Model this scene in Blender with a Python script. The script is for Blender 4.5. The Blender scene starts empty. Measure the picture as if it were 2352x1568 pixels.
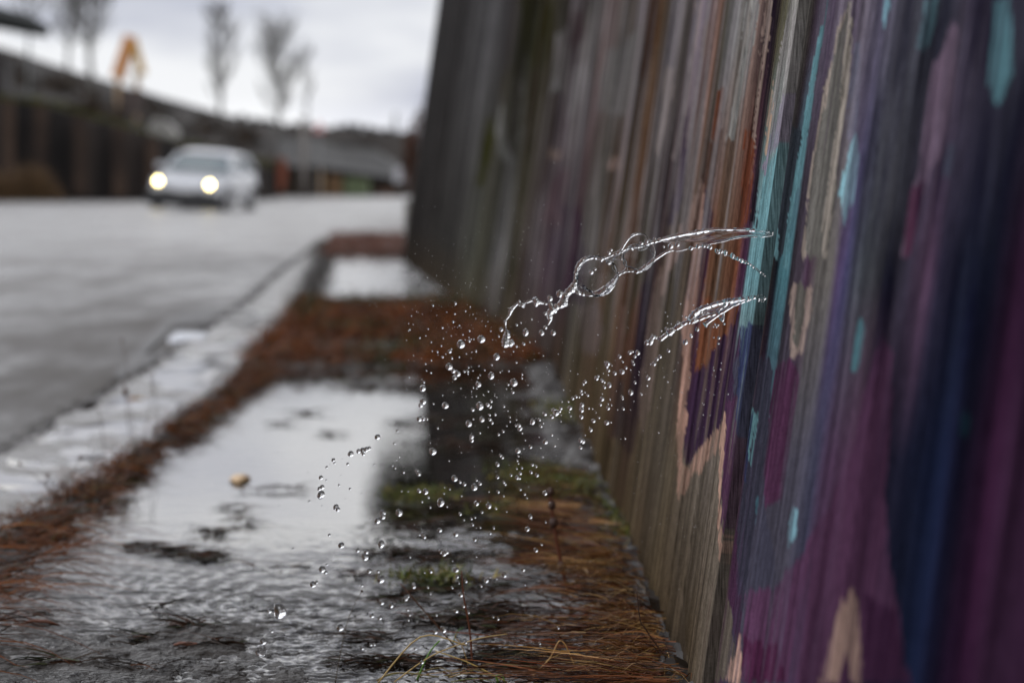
import bpy, bmesh, math, random
import numpy as np
from mathutils import Vector, Matrix, noise as mnoise
random.seed(7); RNG = np.random.default_rng(7)
R = math.radians

# ------------------------------------------------------------------ camera
F = 85.0/36.0*2352.0          # focal length in pixels of a 2352 px wide picture
H = 0.65                      # camera height
HX, HY = 1090.0, 416.0        # vanishing point of the street
JD = 2.84                     # distance of the leaking board joint
scene = bpy.context.scene
cd = bpy.data.cameras.new("camera"); cam = bpy.data.objects.new("camera", cd)
scene.collection.objects.link(cam); scene.camera = cam
cam.location = (0, 0, H); cam.rotation_euler = (R(90), 0, 0)
cd.lens = 85; cd.sensor_width = 36; cd.clip_start = 0.02; cd.clip_end = 3000
cd.shift_x = (1176-HX)/2352.0; cd.shift_y = -(784-HY)/2352.0
cd.dof.use_dof = True; cd.dof.focus_distance = 2.93; cd.dof.aperture_fstop = 4.3

# ------------------------------------------------------------------ world, sun, exposure
SUN_EL, SUN_AZ = R(48), R(118)
w = bpy.data.worlds.new("World"); scene.world = w; w.use_nodes = True
nt = w.node_tree; nt.nodes.clear()
def N(t, typ, **kw):
    n = t.nodes.new(typ)
    for k, v in kw.items(): setattr(n, k, v)
    return n
wo = N(nt, 'ShaderNodeOutputWorld'); bg = N(nt, 'ShaderNodeBackground'); nt.links.new(bg.outputs[0], wo.inputs[0])
sky = N(nt, 'ShaderNodeTexSky', sky_type='NISHITA', sun_disc=False, sun_elevation=SUN_EL, sun_rotation=SUN_AZ)
tc = N(nt, 'ShaderNodeTexCoord'); mp = N(nt, 'ShaderNodeMapping'); nt.links.new(tc.outputs['Generated'], mp.inputs[0])
mp.inputs['Scale'].default_value = (1, 1, 3.0); mp.inputs['Location'].default_value = (0.3, 0.2, 0.35)
cn = N(nt, 'ShaderNodeTexNoise'); cn.inputs['Scale'].default_value = 5.2; cn.inputs['Detail'].default_value = 5; cn.inputs['Roughness'].default_value = .5
nt.links.new(mp.outputs[0], cn.inputs[0])
cr = N(nt, 'ShaderNodeValToRGB'); nt.links.new(cn.outputs[0], cr.inputs[0])
cr.color_ramp.elements[0].position = .40; cr.color_ramp.elements[0].color = (5.5, 5.7, 6.7, 1)
cr.color_ramp.elements[1].position = .57; cr.color_ramp.elements[1].color = (9.2, 9.3, 9.6, 1)
# cloud deck: brightest low at the horizon band and towards the zenith
sep = N(nt, 'ShaderNodeSeparateXYZ'); nt.links.new(tc.outputs['Generated'], sep.inputs[0])
er = N(nt, 'ShaderNodeValToRGB'); nt.links.new(sep.outputs[2], er.inputs[0])
er.color_ramp.elements[0].position = 0.0; er.color_ramp.elements[0].color = (1.5, 1.5, 1.5, 1)
e = er.color_ramp.elements.new(0.035); e.color = (1.05, 1.05, 1.05, 1)
e = er.color_ramp.elements.new(0.075); e.color = (1.0, 1.0, 1.0, 1)
e = er.color_ramp.elements.new(0.11); e.color = (1.58, 1.55, 1.49, 1)
e = er.color_ramp.elements.new(0.2); e.color = (2.04, 2.0, 1.92, 1)
er.color_ramp.elements[-1].position = 0.6; er.color_ramp.elements[-1].color = (1.7, 1.7, 1.7, 1)
mul = N(nt, 'ShaderNodeMix', data_type='RGBA', blend_type='MULTIPLY'); mul.inputs[0].default_value = 1
nt.links.new(cr.outputs[0], mul.inputs[6]); nt.links.new(er.outputs[0], mul.inputs[7])
mx = N(nt, 'ShaderNodeMix', data_type='RGBA'); mx.inputs[0].default_value = .92
nt.links.new(sky.outputs[0], mx.inputs[6]); nt.links.new(mul.outputs[2], mx.inputs[7])
nt.links.new(mx.outputs[2], bg.inputs[0]); bg.inputs[1].default_value = 0.1
sd = bpy.data.lights.new("sun", 'SUN'); sd.energy = 0.9; sd.angle = R(25); sd.color = (1, .97, .92)
so = bpy.data.objects.new("sun", sd); scene.collection.objects.link(so)
so.rotation_euler = (R(90)-SUN_EL, 0, R(62))
scene.view_settings.view_transform = 'Standard'; scene.view_settings.look = 'None'
scene.view_settings.exposure = 0.0; scene.view_settings.gamma = 1
scene.render.engine = 'CYCLES'
cy = scene.cycles
cy.max_bounces = 12; cy.transmission_bounces = 10; cy.transparent_max_bounces = 16; cy.glossy_bounces = 5
cy.caustics_reflective = False; cy.caustics_refractive = False; cy.use_denoising = True; cy.sample_clamp_indirect = 6

# ------------------------------------------------------------------ helpers
COL = scene.collection
def W(px, py, D): return Vector(((px-HX)/F*D, D, H-(py-HY)/F*D))
def lin(c): 
    c = np.asarray(c, float)/255.0
    return np.where(c <= .04045, c/12.92, ((c+.055)/1.055)**2.4)
def tag(o, label=None, cat=None, group=None, kind=None):
    if label: o['label'] = label
    if cat: o['category'] = cat
    if group: o['group'] = group
    if kind: o['kind'] = kind
    return o
def link(name, me, mat=None, parent=None):
    o = bpy.data.objects.new(name, me); COL.objects.link(o)
    if mat is not None: me.materials.append(mat)
    if parent: o.parent = parent
    return o
def empty(name, loc=(0, 0, 0), rot=(0, 0, 0)):
    o = bpy.data.objects.new(name, None); COL.objects.link(o); o.location = loc; o.rotation_euler = rot
    o.empty_display_size = .1
    return o
def mesh_np(name, V, Q, smooth=True, col=None):
    """V (n,3); Q (m,k) faces; col (n,3) linear colours"""
    V = np.asarray(V, np.float32); Q = np.asarray(Q, np.int32); k = Q.shape[1]
    me = bpy.data.meshes.new(name); me.vertices.add(len(V)); me.vertices.foreach_set('co', V.ravel())
    me.loops.add(Q.size); me.loops.foreach_set('vertex_index', Q.ravel())
    me.polygons.add(len(Q)); me.polygons.foreach_set('loop_start', np.arange(len(Q), dtype=np.int32)*k)
    me.polygons.foreach_set('loop_total', np.full(len(Q), k, np.int32))
    me.polygons.foreach_set('use_smooth', np.full(len(Q), smooth))
    me.update(calc_edges=True); me.validate()
    if col is not None:
        a = me.color_attributes.new('tint', 'FLOAT_COLOR', 'POINT')
        c = np.ones((len(V), 4), np.float32); c[:, :3] = col; a.data.foreach_set('color', c.ravel())
    return me
def grid_faces(nu, nv):
    i = np.arange(nu-1)[:, None]*nv+np.arange(nv-1)[None, :]
    return np.stack([i, i+nv, i+nv+1, i+1], -1).reshape(-1, 4)
class MB:
    """collects simple solids into one mesh"""
    def __init__(s): s.v = []; s.f = []
    def add(s, vs, fs):
        o = len(s.v); s.v += [tuple(v) for v in vs]; s.f += [tuple(i+o for i in f) for f in fs]; return s
    def box(s, c, d, rz=0.0, taper=1.0):
        x, y, z = d[0]/2, d[1]/2, d[2]/2; vs = []
        for sz in (-1, 1):
            t = 1 if sz < 0 else taper
            for sx, sy in ((-1, -1), (1, -1), (1, 1), (-1, 1)):
                X, Y = sx*x*t, sy*y*t
                vs.append((c[0]+X*math.cos(rz)-Y*math.sin(rz), c[1]+X*math.sin(rz)+Y*math.cos(rz), c[2]+sz*z))
        return s.add(vs, [(3, 2, 1, 0), (4, 5, 6, 7), (0, 1, 5, 4), (1, 2, 6, 5), (2, 3, 7, 6), (3, 0, 4, 7)])
    def tube(s, pts, rad, n=6):
        pts = [Vector(p) for p in pts]
        if not hasattr(rad, '__len__'): rad = [rad]*len(pts)
        vs = []; m = len(pts)
        up = Vector((.13, .31, .94))
        for i, p in enumerate(pts):
            t = (pts[min(i+1, m-1)]-pts[max(i-1, 0)])
            t = t.normalized() if t.length > 1e-9 else Vector((0, 0, 1))
            a = t.cross(up); a = a.normalized() if a.length > 1e-3 else t.cross(Vector((1, 0, 0))).normalized()
            b = t.cross(a)
            for k in range(n):
                q = 2*math.pi*k/n; vs.append(p+(a*math.cos(q)+b*math.sin(q))*rad[i])
        fs = []
        for i in range(m-1):
            for k in range(n):
                fs.append((i*n+k, i*n+(k+1) % n, (i+1)*n+(k+1) % n, (i+1)*n+k))
        fs += [tuple(range(n))[::-1], tuple((m-1)*n+k for k in range(n))]
        return s.add(vs, fs)
    def ball(s, c, r, seg=10, rings=6, sc=(1, 1, 1)):
        vs = [(c[0], c[1], c[2]+r*sc[2])]; fs = []
        for i in range(1, rings):
            a = math.pi*i/rings
            for k in range(seg):
                q = 2*math.pi*k/seg
                vs.append((c[0]+r*sc[0]*math.sin(a)*math.cos(q), c[1]+r*sc[1]*math.sin(a)*math.sin(q), c[2]+r*sc[2]*math.cos(a)))
        vs.append((c[0], c[1], c[2]-r*sc[2])); L = len(vs)-1
        for k in range(seg):
            fs.append((0, 1+k, 1+(k+1) % seg)); fs.append((L, 1+(rings-2)*seg+(k+1) % seg, 1+(rings-2)*seg+k))
        for i in range(rings-2):
            for k in range(seg):
                a = 1+i*seg+k; b = 1+i*seg+(k+1) % seg; fs.append((a, a+seg, b+seg, b))
        return s.add(vs, fs)
    def mesh(s, name, smooth=False):
        me = bpy.data.meshes.new(name); me.from_pydata([tuple(v) for v in s.v], [], s.f); me.update()
        if smooth: me.polygons.foreach_set('use_smooth', [True]*len(me.polygons))
        return me
    def build(s, name, mat, parent=None, smooth=False, bevel=0):
        o = link(name, s.mesh(name, smooth), mat, parent)
        if bevel:
            b = o.modifiers.new('bevel', 'BEVEL'); b.width = bevel; b.segments = 2
        return o
def noise2(x, y, sx, sy, seed=0, octaves=3):
    """cheap value noise on arrays, range about -1..1"""
    x = np.asarray(x, float)/sx; y = np.asarray(y, float)/sy; out = np.zeros(np.broadcast(x, y).shape); amp = 1; tot = 0
    for o in range(octaves):
        rs = np.random.default_rng(abs(int(seed))*31+o); T = rs.random((256, 256))*2-1
        xi = np.floor(x).astype(int); yi = np.floor(y).astype(int); fx = x-xi; fy = y-yi
        fx = fx*fx*(3-2*fx); fy = fy*fy*(3-2*fy)
        a = T[xi % 256, yi % 256]; b = T[(xi+1) % 256, yi % 256]; c = T[xi % 256, (yi+1) % 256]; d = T[(xi+1) % 256, (yi+1) % 256]
        out += amp*((a*(1-fx)+b*fx)*(1-fy)+(c*(1-fx)+d*fx)*fy); tot += amp; amp *= .5; x = x*2.03; y = y*2.03
    return out/tot*1.4
def inpoly(px, py, poly):
    ins = np.zeros(px.shape, bool); n = len(poly)
    for i in range(n):
        x1, y1 = poly[i]; x2, y2 = poly[(i+1) % n]
        if y1 == y2: continue
        c = ((y1 > py) != (y2 > py)) & (px < (x2-x1)*(py-y1)/(y2-y1)+x1)
        ins ^= c
    return ins

# ------------------------------------------------------------------ materials
def mat(name, base=(.5, .5, .5), rough=.6, spec=.5, **kw):
    m = bpy.data.materials.new(name); m.use_nodes = True; b = m.node_tree.nodes['Principled BSDF']
    b.inputs['Base Color'].default_value = (*base, 1); b.inputs['Roughness'].default_value = rough
    b.inputs['Specular IOR Level'].default_value = spec
    for k, v in kw.items(): b.inputs[k].default_value = v
    return m
def bsdf(m): return m.node_tree.nodes['Principled BSDF']
def noisy(m, c1, c2, scale=5.0, stretch=(1, 1, 1), detail=6, bump=0.0, bscale=None, rough=None, lo=.35, hi=.65, dist=.01):
    t = m.node_tree; b = bsdf(m); c = N(t, 'ShaderNodeTexCoord'); p = N(t, 'ShaderNodeMapping'); t.links.new(c.outputs['Object'], p.inputs[0])
    p.inputs['Scale'].default_value = stretch
    n = N(t, 'ShaderNodeTexNoise'); n.inputs['Scale'].default_value = scale; n.inputs['Detail'].default_value = detail; t.links.new(p.outputs[0], n.inputs[0])
    r = N(t, 'ShaderNodeValToRGB'); t.links.new(n.outputs[0], r.inputs[0])
    r.color_ramp.elements[0].position = lo; r.color_ramp.elements[1].position = hi
    r.color_ramp.elements[0].color = (*c1, 1); r.color_ramp.elements[1].color = (*c2, 1)
    t.links.new(r.outputs[0], b.inputs['Base Color'])
    if rough:
        q = N(t, 'ShaderNodeMapRange'); t.links.new(n.outputs[0], q.inputs[0]); q.inputs[1].default_value = lo; q.inputs[2].default_value = hi
        q.inputs[3].default_value = rough[0]; q.inputs[4].default_value = rough[1]; t.links.new(q.outputs[0], b.inputs['Roughness'])
    if bump:
        n2 = N(t, 'ShaderNodeTexNoise'); n2.inputs['Scale'].default_value = bscale or scale*4; n2.inputs['Detail'].default_value = 4; t.links.new(p.outputs[0], n2.inputs[0])
        bu = N(t, 'ShaderNodeBump'); bu.inputs['Strength'].default_value = bump; bu.inputs['Distance'].default_value = dist
        t.links.new(n2.outputs[0], bu.inputs['Height']); t.links.new(bu.outputs[0], b.inputs['Normal'])
    return m
def tinted(name, rough=.5, var=.25, spec=.5, translucent=False):
    m = mat(name, rough=rough, spec=spec); t = m.node_tree; b = bsdf(m)
    a = N(t, 'ShaderNodeAttribute', attribute_name='tint')
    t.links.new(a.outputs['Color'], b.inputs['Base Color'])
    return m

# clear water, used for jets and droplets
WATER = bpy.data.materials.new('clear_water'); WATER.use_nodes = True
t = WATER.node_tree; t.nodes.clear(); o_ = N(t, 'ShaderNodeOutputMaterial'); g_ = N(t, 'ShaderNodeBsdfGlass')
g_.inputs['IOR'].default_value = 1.333; g_.inputs['Roughness'].default_value = 0.0; g_.inputs['Color'].default_value = (1, 1, 1, 1)
t.links.new(g_.outputs[0], o_.inputs[0])
# thin water film (bubble skin): mostly lets light through, mirrors at the rim
FILM = bpy.data.materials.new('thin_water_film'); FILM.use_nodes = True
t = FILM.node_tree; t.nodes.clear(); o_ = N(t, 'ShaderNodeOutputMaterial'); tr = N(t, 'ShaderNodeBsdfTransparent'); gl = N(t, 'ShaderNodeBsdfGlossy')
gl.inputs['Roughness'].default_value = .02; fr = N(t, 'ShaderNodeFresnel'); fr.inputs[0].default_value = 1.3
ms = N(t, 'ShaderNodeMixShader'); t.links.new(fr.outputs[0], ms.inputs[0]); t.links.new(tr.outputs[0], ms.inputs[1]); t.links.new(gl.outputs[0], ms.inputs[2]); t.links.new(ms.outputs[0], o_.inputs[0])
# standing water on the pavement
def surface_water(name, tint=(.72, .64, .55), ior=1.33, bump=0.25, scale=18, rough=.015):
    m = bpy.data.materials.new(name); m.use_nodes = True; t = m.node_tree; t.nodes.clear()
    o = N(t, 'ShaderNodeOutputMaterial'); tr = N(t, 'ShaderNodeBsdfTransparent'); tr.inputs[0].default_value = (*tint, 1)
    gl = N(t, 'ShaderNodeBsdfGlossy'); gl.inputs['Roughness'].default_value = rough; gl.inputs[0].default_value = (1, 1, 1, 1)
    fr = N(t, 'ShaderNodeFresnel'); fr.inputs[0].default_value = ior; ms = N(t, 'ShaderNodeMixShader')
    c = N(t, 'ShaderNodeTexCoord'); mp = N(t, 'ShaderNodeMapping'); mp.inputs['Scale'].default_value = (.5, 1, 1)
    t.links.new(c.outputs['Object'], mp.inputs[0]); n = N(t, 'ShaderNodeTexNoise'); n.inputs['Scale'].default_value = scale; n.inputs['Detail'].default_value = 3
    t.links.new(mp.outputs[0], n.inputs[0]); bu = N(t, 'ShaderNodeBump'); bu.inputs['Strength'].default_value = bump; bu.inputs['Distance'].default_value = .002
    t.links.new(n.outputs[0], bu.inputs['Height'])
    for q in (gl, fr): t.links.new(bu.outputs[0], q.inputs['Normal'])
    t.links.new(fr.outputs[0], ms.inputs[0]); t.links.new(tr.outputs[0], ms.inputs[1]); t.links.new(gl.outputs[0], ms.inputs[2]); t.links.new(ms.outputs[0], o.inputs[0])
    return m

# ------------------------------------------------------------------ ground, road, gutter, pavement
def kerb_x(D):   # road edge
    return np.interp(D, [-5, 8, 12.7, 17, 23.5, 28, 60], [-1.12, -1.12, -1.21, -1.37, -1.56, -1.75, -3.2])
def strip_x(D):  # left edge of pavement
    return np.interp(D, [-5, 2, 4.4, 5.9, 7.8, 11, 17.7, 25, 30], [-.84, -.84, -.82, -.78, -.74, -.80, -1.13, -1.55, -1.8])
def wall_x(D, z=0.0):
    return np.where(np.asarray(D) < 8.1, .265, .265-.0735*(np.asarray(D)-8.1))+.142*np.asarray(z)
def bank(x, D):  # cross fall of the road in the bend
    b = np.interp(D, [0, 30, 42, 58, 72, 400], [0, 0, .03, .03, 0, 0])
    return b*np.clip(-4.4-x, 0, 3)
def sheet(name, us, Ds, xf, zf, m, label=None, kind='structure', col=None):
    Dg, Ug = np.meshgrid(Ds, us, indexing='ij'); X = xf(Dg, Ug); Z = zf(X, Dg)
    me = mesh_np(name, np.stack([X, Dg, Z+0*X], -1).reshape(-1, 3), grid_faces(len(Ds), len(us))[:, ::-1]); o = link(name, me, m)
    o['kind'] = kind
    if label: o['label'] = label
    return o

m_ground = noisy(mat('meadow_earth', rough=.8), (.045, .04, .022), (.09, .075, .045), scale=.4)
G = sheet('ground', np.linspace(0, 1, 61), np.concatenate([np.linspace(-20, 130, 60), np.linspace(140, 900, 12)]), lambda D, u: -400+800*u, lambda X, D: -.03+0*X, m_ground)

m_asph = noisy(mat('wet_asphalt', spec=.24), (.030, .027, .024), (.10, .091, .082), scale=1.1, stretch=(1, .3, 1), bump=.8, bscale=200, rough=(.14, .75), lo=.36, hi=.62, dist=.005)
Ds = np.concatenate([np.linspace(-3, 30, 120), np.linspace(30.6, 110, 140)])
t = m_asph.node_tree; b = bsdf(m_asph); cx_ = N(t, 'ShaderNodeTexCoord'); sx_ = N(t, 'ShaderNodeSeparateXYZ'); t.links.new(cx_.outputs['Object'], sx_.inputs[0])
t.nodes['Noise Texture'].inputs['Roughness'].default_value = .72; t.nodes['Noise Texture'].inputs['Detail'].default_value = 12
# the road gets wetter and smoother towards the bend
mq = N(t, 'ShaderNodeMapRange'); mq.inputs[1].default_value = 8; mq.inputs[2].default_value = 30; mq.inputs[3].default_value = 0; mq.inputs[4].default_value = .72; t.links.new(sx_.outputs[1], mq.inputs[0])
r1 = b.inputs['Roughness'].links[0].from_socket; mr1 = N(t, 'ShaderNodeMix', data_type='FLOAT'); t.links.new(mq.outputs[0], mr1.inputs[0]); t.links.new(r1, mr1.inputs[2]); mr1.inputs[3].default_value = .28; t.links.new(mr1.outputs[0], b.inputs['Roughness'])
mr2 = N(t, 'ShaderNodeMapRange'); t.links.new(mq.outputs[0], mr2.inputs[0]); mr2.inputs[3].default_value = .10; mr2.inputs[4].default_value = .85; t.links.new(mr2.outputs[0], b.inputs['Specular IOR Level'])
sheet('road', np.linspace(0, 1, 90), Ds, lambda D, u: -24+(np.where(D > 28, 3.5, kerb_x(D))+24)*u**.6, lambda X, D: .0+bank(X, D)+.004*noise2(X, D, 1.2, 3, 4), m_asph)
m_gut = noisy(mat('wet_gutter_stone', spec=.28), (.09, .086, .08), (.19, .18, .165), scale=9, bump=.6, bscale=120, rough=(.15, .5), lo=.35, hi=.6, dist=.004)
sheet('gutter', np.linspace(0, 1, 10), np.linspace(-1, 28, 300), lambda D, u: kerb_x(D)+(strip_x(D)-kerb_x(D))*u, lambda X, D: .010+.010*noise2(X, D, .13, .22, 5), m_gut)
m_pave = noisy(mat('wet_pavement'), (.011, .008, .006), (.032, .025, .019), scale=7, bump=1.0, bscale=110, rough=(.12, .5), dist=.012)
bsdf(m_pave).inputs['Specular IOR Level'].default_value = .14
sheet('pavement', np.linspace(0, 1, 230), np.concatenate([np.linspace(-1, 2.55, 30), np.arange(2.56, 3.9, .005), np.linspace(3.91, 9.5, 200)]), lambda D, u: strip_x(D)+(wall_x(D)+.05-strip_x(D))*u,
      lambda X, D: .004+.006*noise2(X, D, .12, .2, 6)+.012*np.clip((X-.02)/.25, 0, 1)+(.0125*np.clip((3.75-D)/.55, 0, 1)*np.clip((-.12-X)*4, 0, 1)+.0055*np.clip(noise2(X, D, .022, .03, 7, 3), -1, 1)*np.clip((3.8-D)/.4, 0, 1))*(D > 2.2), m_pave)
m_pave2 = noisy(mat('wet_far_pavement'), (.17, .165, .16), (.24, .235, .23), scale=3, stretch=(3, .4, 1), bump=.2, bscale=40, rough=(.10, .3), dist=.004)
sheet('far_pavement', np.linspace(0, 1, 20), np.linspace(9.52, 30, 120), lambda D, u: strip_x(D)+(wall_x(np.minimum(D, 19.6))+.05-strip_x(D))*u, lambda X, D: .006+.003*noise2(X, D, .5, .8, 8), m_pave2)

# ------------------------------------------------------------------ standing water with real ripples
def ripple(X, D):
    z = np.zeros(X.shape)
    rs = np.random.default_rng(3)
    near = 4.0*np.clip((4.6-D)/.9, 0, 1)**1.1
    src = [(-.16, 3.28), (-.22, 3.02), (-.05, 3.6), (.10, 3.9), (-.30, 3.55), (.02, 4.3), (-.36, 3.1), (-.1, 4.6)]
    for i, (sx, sy) in enumerate(src):
        r = np.hypot(X-sx, D-sy)+1e-4; lam = .018+.003*(i % 4)
        z += .00030*np.sin(2*math.pi*r/lam+i)*np.exp(-r/.42)
    warp = .014*noise2(X, D, .35, .22, 11, 2)
    for k, (lam, ang, a) in enumerate(((.024, 4, .64), (.031, -7, .46), (.019, 9, .24), (.044, -3, .3))):
        ca, sa = math.cos(R(ang)), math.sin(R(ang))
        z += .00042*a*np.sin(2*math.pi*((D+warp)*ca+X*sa)/lam+k)*(0.65+.6*noise2(X, D, .25, .15, 20+k, 2))
    z *= near
    calm = .000035*noise2(X, D, .12, .06, 15, 3)*(1-near)
    rock = 0
    return z+calm+rock
Ds = np.concatenate([np.arange(2.3, 5.0, .0030), np.linspace(5.0, 8.4, 260)])
us = np.linspace(0, 1, 200)
WZ = .012
def lf(D, u): return -.86+(.285+.86)*u
Dg, Ug = np.meshgrid(Ds, us, indexing='ij'); X = lf(Dg, Ug)
Zw = WZ+ripple(X, Dg)
me = mesh_np('puddle', np.stack([X, Dg, Zw], -1).reshape(-1, 3), grid_faces(len(Ds), len(us))[:, ::-1])
pud = link('puddle', me, surface_water('puddle_water', bump=.10, scale=60)); tag(pud, 'rippled puddle on the pavement mirroring the overcast sky', None, None, 'structure')

# ------------------------------------------------------------------ blades (grass, straw, needles)
M_GRASS = tinted('wet_dead_grass', rough=.45, spec=.14)
def blades(base, az, length, width, rise, droop, cols, seg=3):
    """ribbons: base (n,3), az heading, rise = elevation at root (rad), droop = elevation lost along the blade"""
    n = len(base); V = np.zeros((n, seg+1, 2, 3)); p = base.copy(); el = rise.copy(); a = az.copy()
    side = np.stack([-np.sin(a), np.cos(a), np.zeros(n)], -1)
    # twist the ribbon so that it is not always flat
    tw = RNG.uniform(-1.2, 1.2, n)
    for i in range(seg+1):
        w_ = width*(1-i/seg*.85)
        sd_ = side*np.cos(tw)[:, None]; sd_[:, 2] += np.sin(tw)
        V[:, i, 0] = p-sd_*w_[:, None]*.5; V[:, i, 1] = p+sd_*w_[:, None]*.5
        st = length/seg
        p = p+np.stack([np.cos(a)*np.cos(el), np.sin(a)*np.cos(el), np.sin(el)], -1)*st[:, None]
        p[:, 2] = np.maximum(p[:, 2], .0165)
        el = el-droop/seg; a = a+RNG.normal(0, .12, n)
    V = V.reshape(-1, 3); k = (seg+1)*2
    i = np.arange(n)[:, None]*k+np.arange(seg)[None, :]*2
    Q = np.stack([i, i+2, i+3, i+1], -1).reshape(-1, 4)
    C = np.repeat(cols, k, axis=0)
    return V, Q, C
def pick(n, palette, probs, var=.38):
    pal = lin(np.array(palette)); c = pal[RNG.choice(len(pal), n, p=probs)]
    return c*(1+RNG.normal(0, var, (n, 1))).clip(.3, 2)*.54
def join(parts):
    Vs, Qs, Cs, o = [], [], [], 0
    for V, Q, C in parts: Vs.append(V); Qs.append(Q+o); Cs.append(C); o += len(V)
    return np.concatenate(Vs), np.concatenate(Qs), np.concatenate(Cs)
def stuff(name, parts, label, m=M_GRASS):
    V, Q, C = join(parts); o = link(name, mesh_np(name, V, Q, col=C, smooth=False), m); tag(o, label, None, None, 'stuff'); return o
RUST = [(136, 72, 12), (104, 54, 10), (50, 30, 12), (164, 94, 24), (76, 84, 14)]
RP = [.34, .28, .2, .1, .08]
def mound(xc, Ds, halfw, h, seed, z0=.0):
    """low soil ridge along the street; returns V,Q,C"""
    us = np.linspace(-1, 1, 14); Dg, Ug = np.meshgrid(Ds, us, indexing='ij')
    hw = halfw(Dg)*(1+.35*noise2(Dg, Ug*0+seed, .12, 1, seed)); Xg = xc(Dg)+Ug*hw
    Z = z0+h*np.clip(1-Ug**2, 0, 1)*(0.75+.6*noise2(Xg, Dg, .05, .07, seed+1))-.004
    V = np.stack([Xg, Dg, Z], -1).reshape(-1, 3)
    C = np.tile(lin((36, 24, 12))*.7, (len(V), 1))*(1+.4*noise2(V[:, 0], V[:, 1], .03, .03, seed+2))[:, None].clip(.3, 2)
    return V, grid_faces(len(Ds), len(us))[:, ::-1], C
def strip_c(D): return strip_x(D)+.02
def strip_hw(D): return np.interp(D, [2.5, 3.6, 4.4, 5.2, 6.5, 8, 12, 26], [.085, .085, .08, .055, .05, .055, .04, .04])
def scatter_strip(n, D0, D1, xc, hw, power=1.0):
    D = D0+(D1-D0)*RNG.random(n)**power; x = xc(D)+RNG.normal(0, .55, n).clip(-1.3, 1.3)*hw(D); k = noise2(D, x*0, .16, 1, 97, 2)+noise2(x, D, .05, .09, 98, 2); q = rs0.random(n) < .50+.75*k; return x[q], D[q]
rs0 = np.random.default_rng(21)
n = 15000; x, D = scatter_strip(n, 2.6, 8.4, strip_c, strip_hw, 1.1); n = len(x)
az = np.where(RNG.random(n) < .62, RNG.normal(-.5, .6, n), RNG.uniform(-math.pi, math.pi, n))
p1 = blades(np.stack([x, D, .015+.012*RNG.random(n)], -1), az, RNG.uniform(.03, .10, n), RNG.uniform(.0012, .003, n), RNG.uniform(.1, .9, n), RNG.uniform(.5, 2.0, n), pick(n, RUST, RP))
n = 420; x = RNG.uniform(-.95, -.66, n); D = RNG.uniform(3.0, 4.4, n)   # long stalks reaching out over the water
p2 = blades(np.stack([x, D, .02+.02*RNG.random(n)], -1), RNG.normal(-.45, .3, n), RNG.uniform(.10, .22, n), RNG.uniform(.0015, .003, n), RNG.uniform(.1, .45, n), RNG.uniform(.4, 1.0, n), pick(n, RUST, [.3, .4, .2, .1, 0]), seg=4)
stuff('grass_strip', [mound(strip_c, np.linspace(2.5, 8.6, 260), lambda D: strip_hw(D)*1.05, .028, 3), p1, p2], 'matted rust brown dead grass along the gutter edge')
# cross band of dead grass over the pavement
def bandm():
    Ds = np.linspace(8.2, 12.6, 90); us = np.linspace(0, 1, 50); Dg, Ug = np.meshgrid(Ds, us, indexing='ij')
    Xg = strip_x(Dg)-.06+(wall_x(Dg)+.06-strip_x(Dg)+.06)*Ug
    edge = np.minimum(np.clip((Dg-8.2-.25*noise2(Xg, Dg*0, .25, 1, 31))*3, 0, 1), np.clip((12.4-Dg)*2, 0, 1))
    Z = -.01+edge*(.034+.014*noise2(Xg, Dg, .1, .2, 33)); V = np.stack([Xg, Dg, Z], -1).reshape(-1, 3)
    return V, grid_faces(len(Ds), len(us))[:, ::-1], np.tile(lin((50, 34, 16)), (len(V), 1))
n = 15000; D = RNG.uniform(8.2, 12.5, n); x = strip_x(D)-.05+(wall_x(D)+.05-strip_x(D))*RNG.random(n)
keep = ~((D > 8.9) & (D < 9.35) & (x > -.65) & (x < -.28)); x, D = x[keep], D[keep]; n = len(x)
wn = noise2(x, D, .3, .5, 41); c = pick(n, RUST, RP); gsel = (wn > .35) | ((D > 11.6) & (RNG.random(n) < .55)); c[gsel] = pick(gsel.sum(), [(70, 72, 22), (92, 84, 26)], [.6, .4])
c[~gsel] = c[~gsel]*np.array([1.25, 1.12, .9]); p3 = blades(np.stack([x, D, .02+.02*RNG.random(n)], -1), RNG.uniform(-math.pi, math.pi, n), RNG.uniform(.05, .13, n), RNG.uniform(.003, .006, n), RNG.uniform(.1, 1.1, n), RNG.uniform(.5, 2, n), c)
stuff('dead_grass', [bandm(), p3], 'rust brown dead grass growing across the pavement')
# kerb line weeds beyond, far patch and dirt joint of the road
def joint_m(D0, D1, hw, h, seed): return mound(lambda D: kerb_x(D)+.015*noise2(D, D*0, .3, 1, seed), np.linspace(D0, D1, 220), lambda D: hw+0*D, h, seed)
n = 2600; D = RNG.uniform(4.0, 24, n); x = kerb_x(D)+RNG.normal(0, .018, n)
p4 = blades(np.stack([x, D, .006+0*x], -1), RNG.uniform(-math.pi, math.pi, n), RNG.uniform(.015, .04, n), RNG.uniform(.002, .004, n), RNG.uniform(0, .7, n), RNG.uniform(.3, 1.6, n), pick(n, [(50, 38, 30), (36, 32, 28), (80, 60, 44)], [.4, .4, .2]))
stuff('joint_weeds', [joint_m(2.8, 24, .034, .024, 51), p4], 'dark dirt and weeds filling the joint beside the asphalt')
n = 4000; D = RNG.uniform(12.4, 26, n); x = strip_x(D)+RNG.normal(0, .05, n)
p5 = blades(np.stack([x, D, .01+0*x], -1), RNG.uniform(-math.pi, math.pi, n), RNG.uniform(.03, .08, n), RNG.uniform(.003, .006, n), RNG.uniform(.1, 1.1, n), RNG.uniform(.5, 1.6, n), pick(n, [(60, 52, 40), (48, 46, 40), (90, 60, 36)], [.4, .4, .2]))
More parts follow.
